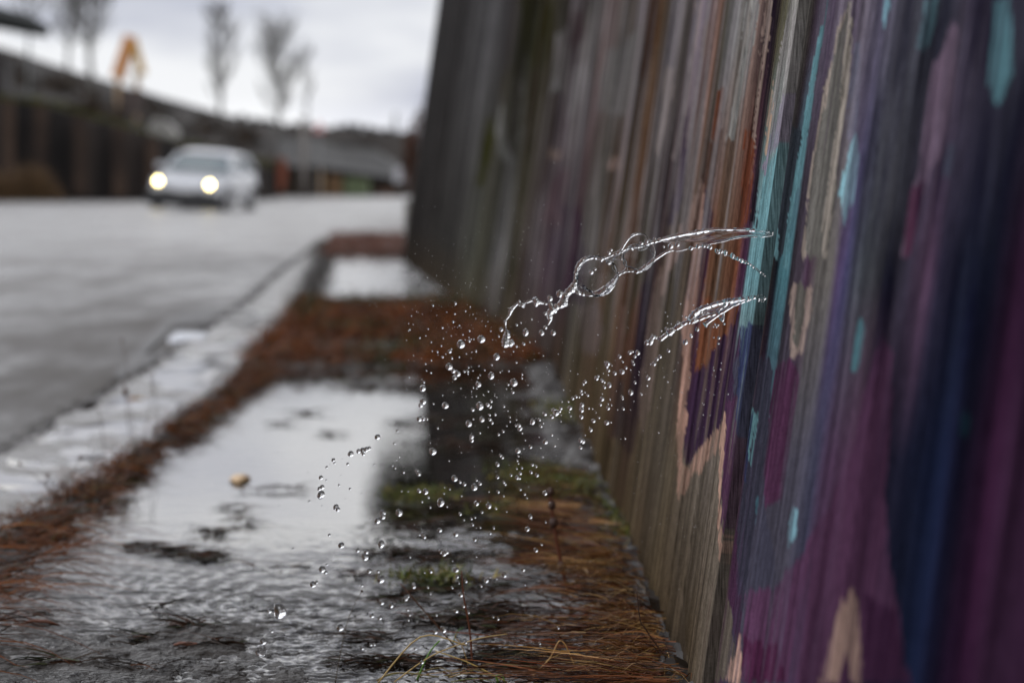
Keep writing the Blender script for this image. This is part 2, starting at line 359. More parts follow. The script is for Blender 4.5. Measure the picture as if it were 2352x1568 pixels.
stuff('edge_weeds', [mound(lambda D: strip_x(D), np.linspace(12.4, 26, 120), lambda D: .06+0*D, .03, 55), p5], 'dark weeds along the far edge of the pavement')
n = 9000; D = RNG.uniform(19.8, 27, n); x = strip_x(D)+.05+(-.35-strip_x(D))*RNG.random(n)
ctr = ((D-23.2)/3.2)**2; keep = (RNG.random(n) < .75) & ((ctr > .25) | (RNG.random(n) < .3)); x, D = x[keep], D[keep]; n = len(x)
p6 = blades(np.stack([x, D, .01+.04*RNG.random(n)], -1), RNG.uniform(-math.pi, math.pi, n), RNG.uniform(.06, .16, n), RNG.uniform(.006, .012, n), RNG.uniform(.2, 1.3, n), RNG.uniform(.3, 1.6, n), pick(n, [(120, 66, 44), (92, 52, 36), (130, 100, 84)], [.5, .3, .2]))
stuff('leaf_litter', [p6], 'reddish brown leaf litter and grass past the wall end')
# straw and needles washed against the wall foot
n = 3000; D = 2.95+2.3*RNG.random(n)**1.3; x = .26-np.abs(RNG.normal(0, .085, n))
lane = noise2(x*0, D, 1, .05, 61, 2)
keep = RNG.random(n) < (.40+.8*lane+.5*noise2(x, D, .07, .05, 66, 2)); x, D = x[keep], D[keep]; n = len(x)
c = pick(n, [(136, 70, 34), (84, 44, 24), (44, 28, 22), (190, 140, 76), (38, 30, 30)], [.27, .27, .24, .12, .10], .4)
p7 = blades(np.stack([x, D, .018+.022*RNG.random(n)], -1), math.pi+RNG.normal(0.12, .38, n), RNG.uniform(.05, .16, n), RNG.uniform(.0009, .0022, n), RNG.uniform(-.05, .22, n), RNG.uniform(-.05, .4, n), c)
n = 800; D = 2.95+1.2*RNG.random(n); x = .262-np.abs(RNG.normal(0, .05, n))
p7b = blades(np.stack([x, D, .03+.02*RNG.random(n)], -1), math.pi+RNG.normal(.5, .5, n), RNG.uniform(.04, .11, n), RNG.uniform(.001, .0022, n), RNG.uniform(-.1, .5, n), RNG.uniform(.2, 1.2, n), pick(n, [(190, 150, 92), (150, 100, 54), (120, 70, 36)], [.35, .4, .25]))
stuff('straw_mat', [mound(lambda D: .262+0*D, np.linspace(2.3, 8.2, 170), lambda D: .095+0*D, .034, 63, .008), p7, p7b], 'wet rust brown straw and needles washed against the wall foot')
nb = 48; bD = 2.95+1.7*RNG.random(nb)**1.4; bx = .26-np.abs(RNG.normal(0, .075, nb)); baz = math.pi+RNG.normal(.05, .5, nb); k_ = 12
x = np.repeat(bx, k_)+RNG.normal(0, .012, nb*k_); D = np.repeat(bD, k_)+RNG.normal(0, .010, nb*k_); n = nb*k_; cb_ = np.repeat(pick(nb, [(146, 90, 56), (186, 140, 88), (104, 60, 38), (128, 88, 62)], [.35, .25, .2, .2], .15), k_, axis=0)*RNG.uniform(.5, 1.5, (n, 1))*1.2
pb = blades(np.stack([x, D, .030+.015*RNG.random(n)], -1), np.repeat(baz, k_)+RNG.normal(0, .10, n), RNG.uniform(.06, .15, n), RNG.uniform(.0012, .0026, n), RNG.uniform(-.02, .16, n), RNG.uniform(0, .3, n), cb_)
stuff('straw_bundles', [pb], 'bundled tan and rust needles lying on the mat by the wall')
# sunken debris and little clods that break the mirror of the puddle
parts = []
def clod(px, py, wpx, hpx, k, pal=[(52, 40, 28), (80, 48, 26), (58, 62, 26)], pr=[.5, .35, .15]):
    D0 = H*F/(py-HY); xc = (px-HX)/F*D0; sx = wpx/F*D0; dy = hpx*D0*D0/(H*F)
    x = xc+RNG.normal(0, .5, k)*sx; D = D0+RNG.normal(0, .5, k)*dy
    return blades(np.stack([x, D, .012+.010*RNG.random(k)], -1), RNG.normal(0, .5, k)+math.pi*RNG.integers(0, 2, k), RNG.uniform(.02, .07, k), RNG.uniform(.0015, .004, k), RNG.uniform(-.1, .35, k), RNG.uniform(.2, 1, k), pick(k, pal, pr))
for a in ((330, 1275, 26, 4, 50), (390, 1286, 30, 5, 70), (470, 1298, 26, 9, 110), (490, 1240, 24, 10, 40), (540, 1180, 36, 6, 20), (640, 1140, 70, 2, 24), (560, 1215, 24, 4, 20),
          (650, 1325, 60, 3, 18), (430, 1460, 46, 8, 60), (340, 1492, 60, 8, 50), (500, 1505, 50, 5, 40), (80, 1440, 30, 3, 12), (150, 1550, 60, 8, 60), (330, 1560, 60, 5, 30), (360, 1420, 30, 4, 16),
          (830, 1345, 30, 8, 30), (900, 1290, 70, 14, 90), (960, 1225, 90, 14, 120), (1010, 1300, 120, 20, 200), (920, 1400, 60, 12, 60), (1030, 1450, 110, 14, 160), (850, 1490, 60, 10, 60), (1130, 1440, 80, 40, 320),
          (880, 1545, 120, 10, 160), (1180, 1540, 110, 30, 380), (1060, 1180, 120, 10, 140), (1100, 1040, 120, 20, 160), (1010, 980, 100, 20, 160), (1180, 980, 70, 30, 200), (1250, 1290, 70, 30, 260), (1060, 1370, 150, 20, 160),
          (700, 960, 30, 4, 20), (640, 985, 30, 4, 20), (760, 1010, 30, 4, 20), (720, 880, 160, 8, 140), (860, 900, 140, 12, 200), (1000, 900, 140, 16, 300)):
    parts.append(clod(*a))
stuff('debris', parts, 'small dark clods and rotting straw breaking the puddle surface')
# moss cushions
M_MOSS = tinted('moss', rough=.6)
def moss(px, py, wpx, hpx, k, cols=[(128, 128, 28), (92, 106, 30), (156, 136, 52)]):
    D0 = H*F/(py-HY); xc = (px-HX)/F*D0; sx = wpx/F*D0; dy = max(.03, hpx*D0*D0/(H*F)*.5)
    me_parts = []
    x = xc+RNG.normal(0, .42, k)*sx; D = D0+RNG.normal(0, .45, k)*dy
    return blades(np.stack([x, D, .016+.018*RNG.random(k)], -1), RNG.uniform(-math.pi, math.pi, k), RNG.uniform(.008, .028, k), RNG.uniform(.002, .005, k), RNG.uniform(.2, 1.4, k), RNG.uniform(.0, 1.2, k), pick(k, cols, [.4, .4, .2]))
MS = [((965, 1168, 110, 26, 500), 'olive moss cushion at the puddle edge, leftmost of its kind'),
      ((1235, 1120, 110, 50, 1000), 'large yellow green moss tuft in the shallow water near the wall'),
      ((1165, 1200, 90, 20, 400), 'flat olive moss patch just below the large moss tuft'),
      ((1325, 1150, 80, 60, 700), 'green moss against the wall foot beside the large tuft'),
      ((1290, 965, 80, 60, 700), 'blurred bright green moss at the wall foot behind the droplets'),
      ((1410, 1235, 36, 90, 800), 'bright green weed tuft growing right at the wall foot'),
      ((990, 1365, 120, 22, 420), 'small green grass tuft lying in the water at the centre front')]
for a, lab in MS:
    V, Q, C = moss(*a)
    D0 = H*F/(a[1]-HY); xc = (a[0]-HX)/F*D0; sx = a[2]/F*D0*.55; dy = max(.03, a[3]*D0*D0/(H*F)*.5)*.9; th = np.linspace(0, 2*math.pi, 25)[:-1]; rr = np.array([1, .7, .35, .001])
    base_ = np.stack([(xc+sx*rr[:, None]*np.cos(th)), (D0+dy*rr[:, None]*np.sin(th)), np.repeat((.010+.012*(1-rr**2))[:, None], 24, 1)], -1).reshape(-1, 3)
    fq = np.array([(i*24+k, i*24+(k+1) % 24, (i+1)*24+(k+1) % 24, (i+1)*24+k) for i in range(3) for k in range(24)])
    V, Q, C = join([(base_, fq, np.tile(lin((70, 74, 20))*.5, (96, 1))), (V, Q, C)]); o = link('moss_tuft', mesh_np('moss_tuft', V, Q, col=C, smooth=False), M_MOSS); tag(o, lab, 'moss', 'moss and weed tufts in the puddle')

# ------------------------------------------------------------------ the painted board wall
# horizontal profile of colour along the wall at three heights: (position, sRGB)
TOPROW = [(900, (62, 60, 60)), (1000, (60, 58, 57)), (1080, (88, 86, 86)), (1125, (60, 57, 56)), (1150, (34, 36, 20)), (1235, (42, 44, 24)), (1262, (86, 76, 82)), (1300, (60, 56, 46)), (1325, (108, 104, 104)), (1350, (96, 66, 60)), (1375, (100, 94, 92)),
 (1400, (70, 60, 50)), (1425, (118, 112, 118)), (1440, (76, 56, 40)), (1460, (90, 64, 44)), (1478, (64, 54, 44)), (1500, (106, 98, 104)), (1530, (88, 78, 66)), (1548, (112, 102, 118)), (1570, (128, 112, 116)), (1592, (140, 96, 76)), (1612, (84, 78, 66)),
 (1640, (156, 152, 150)), (1662, (92, 84, 72)), (1690, (150, 120, 108)), (1706, (40, 28, 40)), (1722, (46, 32, 46)), (1735, (90, 82, 62)), (1755, (86, 82, 58)), (1775, (150, 146, 138)), (1795, (96, 90, 84)), (1802, (60, 52, 50)), (1812, (72, 58, 72)),
 (1835, (112, 102, 118)), (1858, (74, 60, 78)), (1875, (120, 108, 122)), (1900, (92, 78, 96)), (1935, (110, 100, 112)), (1970, (86, 80, 100)), (2030, (98, 96, 108)), (2070, (72, 72, 82)), (2130, (58, 58, 72)), (2170, (96, 86, 104)), (2230, (66, 60, 78)), (2290, (60, 58, 72)), (2380, (34, 36, 54)), (2700, (34, 36, 54))]
MIDROW = [(900, (46, 43, 40)), (960, (44, 41, 39)), (1070, (58, 56, 52)), (1110, (84, 84, 74)), (1135, (66, 66, 52)), (1175, (112, 110, 108)), (1205, (50, 50, 34)), (1240, (56, 44, 46)), (1262, (92, 78, 82)), (1310, (66, 46, 62)), (1335, (58, 40, 56)),
 (1362, (92, 86, 78)), (1385, (58, 56, 40)), (1410, (88, 62, 46)), (1440, (74, 66, 48)), (1470, (92, 58, 40)), (1500, (70, 64, 46)), (1528, (60, 42, 58)), (1548, (84, 64, 50)), (1575, (72, 66, 48)), (1600, (94, 80, 66)), (1622, (66, 44, 56)), (1642, (128, 68, 34)), (1680, (92, 70, 50)),
 (1712, (128, 72, 44)), (1730, (86, 48, 78)), (1745, (88, 52, 82)), (1752, (100, 150, 156)), (1784, (100, 150, 156)), (1792, (58, 52, 50)), (1806, (36, 42, 52)), (1815, (80, 140, 150)), (1835, (78, 136, 146)), (1842, (60, 56, 62)), (1870, (74, 62, 74)), (1885, (84, 54, 78)),
 (1905, (104, 98, 92)), (1940, (104, 98, 92)), (1955, (76, 58, 92)), (1975, (70, 66, 104)), (2010, (84, 88, 96)), (2050, (68, 68, 72)), (2080, (46, 46, 54)), (2120, (74, 66, 86)), (2160, (96, 66, 92)), (2195, (48, 44, 66)), (2240, (34, 38, 58)), (2310, (30, 34, 54)), (2360, (50, 24, 48)), (2700, (44, 20, 42))]
LOWROW = [(900, (70, 66, 58)), (1200, (70, 62, 48)), (1290, (72, 60, 40)), (1340, (64, 56, 38)), (1400, (98, 84, 68)), (1450, (82, 70, 50)), (1505, (94, 80, 62)), (1525, (84, 60, 56)), (1550, (92, 80, 64)), (1610, (104, 94, 80)), (1640, (96, 84, 66)), (1690, (120, 108, 96)), (1728, (150, 134, 120)), (1760, (128, 112, 98)), (1785, (104, 84, 74)),
 (1797, (84, 50, 76)), (1820, (72, 60, 84)), (1850, (70, 66, 80)), (1890, (68, 64, 76)), (1930, (82, 78, 92)), (1965, (64, 64, 86)), (2000, (90, 62, 92)), (2060, (96, 60, 88)), (2095, (60, 30, 56)), (2140, (36, 34, 54)), (2190, (28, 32, 52)), (2260, (30, 42, 76)), (2310, (38, 30, 54)), (2370, (64, 26, 58)), (2420, (72, 40, 70)), (2700, (50, 20, 46))]
def row(tab, s):
    k = np.array([a for a, _ in tab], float); c = lin(np.array([b for _, b in tab])); return np.stack([np.interp(s, k, c[:, i]) for i in range(3)], -1)
def ZA(p): return [(1665+x*.3296, y*.3296) for x, y in p]              # shapes of the upper right of the mural
def ZB(p): return [(1493+x*.5607, 689+y*.5607) for x, y in p]          # shapes of the lower right
PEACH = (196, 146, 122); TEAL = (104, 158, 164); CREAM = (158, 144, 130); PURP = (62, 38, 66); ORAN = (128, 70, 36)
def ZC(p): return [(1005+x*.3296, y*.3296) for x, y in p]            # shapes of the far upper part
POLYS = [
 (ZB([(170, 0), (380, 0), (352, 70), (300, 160), (268, 200), (180, 330), (158, 300)]), (126, 70, 38)),
 (ZB([(300, 150), (352, 60), (385, 30), (375, 300), (345, 500), (325, 900), (318, 700), (322, 470), (230, 560), (205, 600), (150, 680), (142, 560), (157, 470), (140, 425), (150, 330), (182, 310), (235, 240)]), PURP),
 (ZB([(128, 430), (150, 430), (155, 470), (140, 560), (150, 690), (205, 605), (240, 555), (326, 465), (322, 620), (312, 860), (300, 1200), (318, 1250), (338, 1450), (345, 1568), (150, 1568), (120, 1100), (108, 900), (122, 800)]), (112, 100, 86)),
 (ZB([(140, 0), (160, 0), (152, 200), (142, 330), (138, 425), (153, 440), (155, 480), (146, 540), (108, 540), (112, 480), (122, 380), (132, 250)]), PEACH),
 (ZB([(108, 530), (146, 530), (136, 600), (134, 660), (150, 690), (205, 600), (226, 566), (326, 462), (318, 600), (306, 720), (300, 1100), (292, 1100), (290, 720), (300, 606), (250, 620), (222, 655), (150, 765), (136, 805), (112, 790), (118, 620)]), (178, 136, 114)),
 (ZB([(352, 250), (480, 250), (475, 860), (530, 1180), (480, 1260), (372, 1240), (340, 1000), (345, 640)]), (66, 64, 80)),
 (ZB([(322, 420), (372, 400), (366, 640), (352, 900), (340, 1100), (378, 1440), (345, 1440), (318, 1240), (306, 900), (314, 600)]), (82, 46, 76)),
 (ZB([(362, 1340), (372, 1400), (378, 1568), (296, 1568), (318, 1480), (345, 1420)]), (196, 150, 128)),
 (ZB([(380, 1180), (520, 1180), (720, 880), (850, 620), (890, 380), (960, 140), (1005, 200), (985, 560), (962, 800), (985, 1000), (1010, 1250), (1060, 1568), (380, 1568)]), (92, 52, 84)),
 (ZB([(380, 1380), (520, 1420), (560, 1568), (380, 1568)]), (80, 30, 64)),
 (ZB([(880, 1200), (1000, 1250), (1060, 1568), (880, 1568)]), (66, 32, 62)),
 (ZB([(500, 280), (570, 240), (615, 300), (580, 520), (545, 800), (470, 860), (466, 700), (480, 480)]), (80, 40, 70)),
 (ZB([(835, 1170), (862, 1260), (862, 1568), (828, 1568), (812, 1400), (768, 1568), (700, 1568), (770, 1340)]), (172, 136, 120)),
 (ZB([(405, 440), (426, 450), (410, 570), (398, 660), (386, 640)]), TEAL), (ZB([(597, 815), (612, 870), (602, 960), (582, 1005), (566, 950), (582, 860)]), (112, 166, 178)),
 (ZB([(876, 75), (892, 110), (874, 250), (846, 290), (846, 160)]), (84, 140, 150)), (ZB([(432, 780), (440, 820), (425, 910), (418, 850)]), (70, 110, 124)), (ZB([(1275, 440), (1310, 470), (1305, 560), (1260, 540)]), (30, 62, 78)),
 (ZB([(575, -60), (600, -60), (592, 60), (586, 170), (605, 190), (630, 60), (640, -60), (668, -60), (664, 40), (622, 205), (585, 248), (571, 205)]), (150, 128, 116)),
 (ZB([(598, -60), (642, -60), (634, 60), (606, 192), (586, 172), (592, 60)]), (92, 88, 80)),
 (ZA([(905, 30), (872, 400), (850, 700), (790, 1150), (735, 1600), (700, 1800), (560, 1800), (600, 1400), (612, 1150), (705, 600), (785, 250), (860, -10), (905, -10)]), (108, 104, 96)),
 (ZA([(880, -10), (910, -10), (872, 400), (848, 720), (785, 1150), (722, 1600), (700, 1800), (672, 1800), (700, 1500), (750, 1150), (812, 750), (846, 400), (868, 100)]), (160, 148, 134)),
 (ZA([(845, 40), (858, 60), (796, 260), (716, 640), (625, 1150), (576, 1600), (568, 1800), (546, 1800), (556, 1568), (604, 1150), (700, 600), (776, 260)]), (152, 136, 122)),
 (ZA([(440, 900), (560, 880), (500, 1200), (430, 1568), (400, 1800), (340, 1800), (365, 1400), (405, 1100)]), (52, 58, 66)),
 (ZA([(425, 930), (402, 1100), (372, 1400), (345, 1800), (195, 1800), (228, 1560), (272, 1300), (300, 1180), (360, 1080), (400, 985)]), (102, 154, 160)),
 (ZA([(690, -10), (728, -10), (700, 180), (655, 330), (600, 560), (575, 800), (545, 950), (512, 1180), (470, 1380), (440, 1600), (410, 1900), (385, 1900), (405, 1560), (440, 1300), (480, 1060), (520, 800), (560, 560), (620, 300), (668, 150)]), (96, 150, 158)),
 (ZA([(920, 950), (938, 1060), (905, 1340), (880, 1480), (850, 1568), (822, 1500), (800, 1350), (850, 1150), (880, 1010)]), (122, 176, 186)),
 (ZA([(1100, -10), (1175, -10), (1150, 130), (1120, 240), (1098, 225), (1110, 100)]), (108, 154, 168)),
 (ZA([(1395, -10), (1505, -10), (1470, 230), (1430, 330), (1396, 410), (1360, 300), (1400, 130)]), (96, 140, 150)),
 (ZA([(1885, -10), (1990, -10), (2000, 300), (1990, 520), (1930, 660), (1870, 700), (1846, 600), (1868, 300)]), (92, 146, 156)),
 (ZA([(1565, 975), (1605, 1000), (1585, 1180), (1545, 1215), (1515, 1160), (1540, 1050)]), (72, 108, 122)),
 (ZA([(1600, 150), (1655, 180), (1610, 420), (1550, 780), (1500, 1080), (1440, 1160), (1390, 1380), (1330, 1500), (1290, 1800), (1230, 1800), (1300, 1350), (1380, 1150), (1415, 800), (1470, 480), (1560, 260)]), (134, 108, 130)),
 (ZA([(1300, 1300), (1400, 1250), (1360, 1480), (1300, 1800), (1250, 1800)]), (104, 52, 84)),
 (ZA([(900, 300), (940, 320), (935, 900), (900, 960), (850, 1000), (870, 700)]), (104, 104, 122)),
 (ZA([(430, 130), (505, 60), (520, 200), (470, 560), (400, 900), (330, 1000), (330, 850), (360, 560), (400, 300)]), (142, 136, 132)),
 (ZA([(380, 780), (440, 620), (450, 760), (400, 980), (330, 1090), (290, 1250), (275, 1200), (330, 950)]), (134, 122, 140)),
 (ZA([(330, 700), (350, 560), (345, 760), (320, 1000), (300, 1100), (296, 1000)]), (186, 146, 116)),
 ([(1707, 758), (1736, 738), (1734, 800), (1728, 880), (1716, 1010), (1708, 1100), (1696, 1100), (1701, 856), (1705, 797)], (52, 60, 96)), 

 (ZC([(570, -20), (900, -20), (880, 200), (800, 260), (790, 480), (640, 480), (600, 250)]), (34, 36, 12)),
 (ZC([(810, 260), (850, 210), (905, 240), (880, 400), (860, 640), (790, 640), (800, 480)]), (118, 116, 114)),
 (ZC([(470, 620), (560, 520), (600, 600), (590, 1000), (540, 1150), (440, 1120), (400, 900)]), (102, 102, 98)),
 (ZC([(960, 460), (1040, 480), (1000, 660), (960, 830), (900, 820), (900, 680)]), (108, 104, 102)),
 (ZC([(1180, 360), (1300, 300), (1440, 150), (1420, 500), (1350, 720), (1290, 800), (1120, 770), (1130, 560)]), (104, 102, 100)),
 (ZC([(1460, -20), (1560, -20), (1540, 300), (1480, 450), (1410, 560), (1400, 450)]), (72, 42, 18)),
 (ZC([(920, 100), (1020, 80), (1030, 250), (920, 380)]), (60, 42, 46)), (ZC([(640, 500), (780, 500), (780, 900), (640, 1100), (610, 900)]), (38, 36, 22)),
 (ZC([(340, 820), (400, 830), (390, 1000), (320, 1300), (260, 1300), (300, 1050)]), (62, 62, 20)),
 (ZC([(1175, 1125), (1240, 1095), (1285, 1150), (1240, 1195), (1190, 1185)]), (160, 130, 118)), (ZC([(770, 1040), (885, 1035), (865, 1095), (780, 1120)]), (136, 114, 102)),
 (ZC([(830, 1180), (930, 1170), (900, 1400), (870, 1568), (700, 1568), (780, 1350)]), (84, 60, 68)), (ZC([(860, 1450), (1000, 1440), (990, 1620), (880, 1700)]), (52, 30, 54)),
 (ZC([(1590, 480), (1650, 470), (1640, 620), (1590, 850), (1540, 1100), (1520, 1060), (1560, 700)]), (134, 120, 114)),
 (ZC([(1845, -20), (1800, -20), (1790, 200), (1740, 500), (1700, 750), (1630, 1120), (1655, 1130), (1730, 800), (1780, 520), (1825, 230)]), (134, 118, 116)),
 (ZC([(1850, 150), (1890, 150), (1880, 300), (1840, 420), (1835, 250)]), (134, 110, 100)), (ZC([(1700, 850), (1760, 700), (1730, 1000), (1700, 1400), (1640, 1568), (1600, 1568), (1660, 1250)]), (56, 42, 62)),
 (ZC([(2150, -20), (2235, -20), (2200, 300), (2150, 600), (2060, 950), (2010, 1000), (2080, 650), (2130, 350)]), (150, 148, 142)),
 (ZC([(2290, -20), (2335, -20), (2310, 300), (2260, 560), (2200, 1000), (2170, 1300), (2165, 1200), (2190, 900), (2240, 450)]), (156, 130, 116)),
 (ZC([(2352, -20), (2420, -20), (2352, 300), (2310, 700), (2265, 1000), (2235, 1568), (2160, 1568), (2210, 1100), (2265, 700), (2335, 200)]), (38, 26, 38)),
 (ZC([(1960, 600), (2010, 640), (1960, 950), (1900, 1300), (1870, 1568), (1840, 1568), (1880, 1250), (1930, 800)]), (122, 64, 34)), (ZC([(2130, 900), (2200, 950), (2165, 1568), (2100, 1568)]), (120, 58, 28)),
 # further along the wall
 ([(1625, 330), (1660, 300), (1632, 480), (1600, 640), (1580, 560)], (88, 58, 42)),
 ([(1612, 412), (1618, 430), (1604, 640), (1590, 820), (1576, 930), (1566, 930), (1574, 760), (1590, 600)], (178, 134, 114)),
 ([(1596, 450), (1612, 415), (1590, 520), (1530, 640), (1500, 760), (1486, 790), (1510, 640), (1560, 520)], (150, 120, 106)),
 ([(1620, 430), (1640, 500), (1616, 700), (1590, 900), (1580, 920), (1598, 700)], (66, 40, 62)),
 ([(1450, 1056), (1410, 1000), (1420, 880), (1470, 640), (1492, 640), (1480, 900), (1462, 1000)], (46, 32, 48)),
 ([(1425, 860), (1448, 720), (1470, 640), (1450, 860), (1440, 950)], (96, 56, 34)),
 ([(1400, 900), (1424, 700), (1440, 700), (1420, 880), (1408, 1010), (1396, 1000)], (124, 92, 80)),
 ([(1468, 900), (1490, 720), (1520, 620), (1510, 780), (1484, 960), (1470, 1010)], (122, 102, 92)),
 ([(1260, 560), (1330, 470), (1352, 600), (1340, 700), (1300, 680)], (58, 38, 58)),
 ([(1335, 700), (1370, 680), (1390, 760), (1370, 820), (1330, 800)], (104, 90, 86)),
 ([(1150, 180), (1190, 130), (1205, 240), (1190, 380), (1160, 330)], (52, 50, 40)),
 ([(1275, 110), (1300, 60), (1306, 180), (1290, 240)], (116, 110, 108)),
]
joints = [JD]; d = JD
while d < 19: d += .19+.02*math.sin(d*9); joints.append(d)
d = JD
while d > 1.35: d -= .21; joints.append(d)
joints = sorted(joints); joints[:] = [j for j in joints if 1.3 < j < 19.4]
Ds = list(1.0/np.linspace(1/1.25, 1/8.1, 520))+list(np.linspace(8.12, 19.6, 150))
for j in joints:
    w_ = .016 if j == JD else .003
    Ds = [q for q in Ds if abs(q-j) > w_*1.6]+[j-w_*1.5, j-w_, j, j+w_, j+w_*1.5]
Ds = np.array(sorted(Ds)); Zs = np.concatenate([np.arange(-.04, 1.5, .0036), np.linspace(1.52, 3.0, 60)])
Dg, Zg = np.meshgrid(Ds, Zs, indexing='ij')
bid = np.searchsorted(np.array(joints), Dg)                    # which board
rs = np.random.default_rng(5); off = rs.uniform(-.0025, .0025, 400); off[np.searchsorted(joints, JD)] = .004; off[np.searchsorted(joints, JD)+1] = -.003
tone = rs.uniform(.80, 1.2, 400)
dep = off[bid]
for j in joints:
    w_ = .016 if j == JD else .003
    dep = np.where(np.abs(Dg-j) <= w_*1.01, .026 if j == JD else .006, dep)
dep = dep+.0012*noise2(Dg, Zg, .02, .4, 71, 3)
Xg = wall_x(Dg, Zg)+dep
px = HX+F*wall_x(Dg, Zg)/Dg; py = HY+F*(H-Zg)/Dg
rs_e = np.random.default_rng(9)
# brushy edges: displace the look-up along the wall
wx = px+(5*noise2(Dg, Zg, .05, .10, 73, 3)+4*noise2(Dg, Zg, .012, .12, 85, 2)+(rs_e.random(Dg.shape)-.5)*3)*np.clip(2.2/Dg, .4, 1); wy = py+14*noise2(Dg, Zg, .03, .05, 74, 3)
s = px-59+.142*py+5*noise2(Dg, Zg, .06, .25, 75, 2)
a = row(TOPROW, s); b = row(MIDROW, s); c = row(LOWROW, s)
tt = np.clip(wy, 0, 1568)[..., None]
Cc = np.where(tt < 600, a+(b-a)*np.clip((tt-100)/500, 0, 1), b+(c-b)*np.clip((tt-640)/420, 0, 1))
NK = noise2(Dg, Zg, .012, .12, 76, 3)+.5*noise2(Dg, Zg, .05, .3, 86, 2)
for poly, colr in POLYS:
    m_ = inpoly(wx, wy, poly); k_ = (.30+.68*np.clip(.95+1.5*NK, 0, 1))[..., None]
    Cc = np.where(m_[..., None], Cc*(1-k_)+lin(colr)*k_, Cc)
mot = np.clip(noise2(Dg, Zg, .035, .11, 81, 3)*1.5, -1, 1)*np.clip((px-1850)/200, 0, 1)*np.clip((1000-py)/300, .25, 1)
Cc = Cc*np.where(mot > 0, 1+.35*mot, 1+.62*mot)[..., None]; Cc = Cc+np.array([-.0, .0, .010])*np.clip(-mot, 0, 1)[..., None]
# mud splashed up from the pavement
mud = np.clip(1.15-(Zg+.05*noise2(Dg, Zg, .15, .3, 77))/.26, 0, 1)*np.clip((Dg-2.78)*4, 0, 1)*np.interp(Dg, [4, 7, 20], [1, .6, .25])
Cc = Cc*(1-.8*mud[..., None])+lin((80, 63, 38))*(.8*mud[..., None])
# soaked wood below the two leaks
wet = np.exp(-((Dg-JD)/.05)**2)*np.clip((.60-Zg)/.03, 0, 1)*(.6+.4*noise2(Dg, Zg, .012, .2, 88))
Cc = Cc*(1-.5*np.clip(wet, 0, 1))[..., None]
# weathered grain: pale and dark vertical streaks
st = noise2(Dg, Zg, .010, .16, 78, 3); st2 = noise2(Dg, Zg, .028, .5, 79, 3)
far_ = np.clip((Dg-3.2)/3, 0, 1)
wood = lin(np.array([(70, 56, 40), (44, 44, 28), (104, 98, 92), (80, 50, 34), (60, 44, 56), (92, 84, 70)]))[rs.integers(0, 6, 400)]
kb = (.22*far_*np.clip((13-Dg)/3, 0.1, 1))[..., None]; Cc = Cc*(1-kb)+wood[bid]*kb
st3 = noise2(Dg, Zg, .07, .9, 83, 3)
pale = (np.clip((noise2(Dg, Zg, .035, .45, 84, 3)-.18)*3, 0, 1)*np.clip((Dg-2.95)*3, 0, 1)*np.clip((820-py)/250, 0, 1)*np.clip((11-Dg)/3, 0, 1))[..., None]
Cc = Cc*(1-.55*pale)+lin((158, 150, 150))*.55*pale
Cc = Cc*(1+.36*st+.46*st2*(1+.5*far_)+.5*st3*far_)[..., None].clip(.15, 2.8)*tone[bid][..., None]
Cc = np.where((np.abs(Dg-JD) < .0265)[..., None], Cc*.3+lin((52, 47, 44))*.6, Cc)
GAIN = .88*(1-.25*np.clip((2.3-Dg)/.5, 0, 1))[..., None]
lum = Cc.mean(-1, keepdims=True); Cc*(lum/.09).clip(.12, 2.5)**.28
g0 = Cc.mean(-1, keepdims=True); Cc = g0+(Cc-g0)*(.80+.08*far_[..., None])
Cc = np.clip(Cc*GAIN, .002, .75)
me = mesh_np('painted_board_wall', np.stack([Xg, Dg, Zg], -1).reshape(-1, 3), grid_faces(len(Ds), len(Zs)), col=Cc.reshape(-1, 3))
m_wall = mat('painted_boards', rough=.9, spec=0); t = m_wall.node_tree; b = bsdf(m_wall)
at = N(t, 'ShaderNodeAttribute', attribute_name='tint'); c_ = N(t, 'ShaderNodeTexCoord')
mp = N(t, 'ShaderNodeMapping'); mp.inputs['Scale'].default_value = (1, 1, .05); t.links.new(c_.outputs['Object'], mp.inputs[0])
gn = N(t, 'ShaderNodeTexNoise'); gn.inputs['Scale'].default_value = 520; gn.inputs['Detail'].default_value = 4; gn.inputs['Roughness'].default_value = .6; t.links.new(mp.outputs[0], gn.inputs[0])
mr = N(t, 'ShaderNodeMapRange'); t.links.new(gn.outputs[0], mr.inputs[0]); mr.inputs[1].default_value = .32; mr.inputs[2].default_value = .68; mr.inputs[3].default_value = .45; mr.inputs[4].default_value = 1.6
mm = N(t, 'ShaderNodeMix', data_type='RGBA', blend_type='MULTIPLY'); mm.inputs[0].default_value = 1; t.links.new(at.outputs['Color'], mm.inputs[6]); t.links.new(mr.outputs[0], mm.inputs[7]); t.links.new(mm.outputs[2], b.inputs['Base Color'])
mp2 = N(t, 'ShaderNodeMapping'); mp2.inputs['Scale'].default_value = (1, .25, 1); t.links.new(c_.outputs['Object'], mp2.inputs[0])
g2 = N(t, 'ShaderNodeTexNoise'); g2.inputs['Scale'].default_value = 300; g2.inputs['Detail'].default_value = 3; t.links.new(mp2.outputs[0], g2.inputs[0])
ad = N(t, 'ShaderNodeMath', operation='ADD'); t.links.new(gn.outputs[0], ad.inputs[0]); t.links.new(g2.outputs[0], ad.inputs[1])
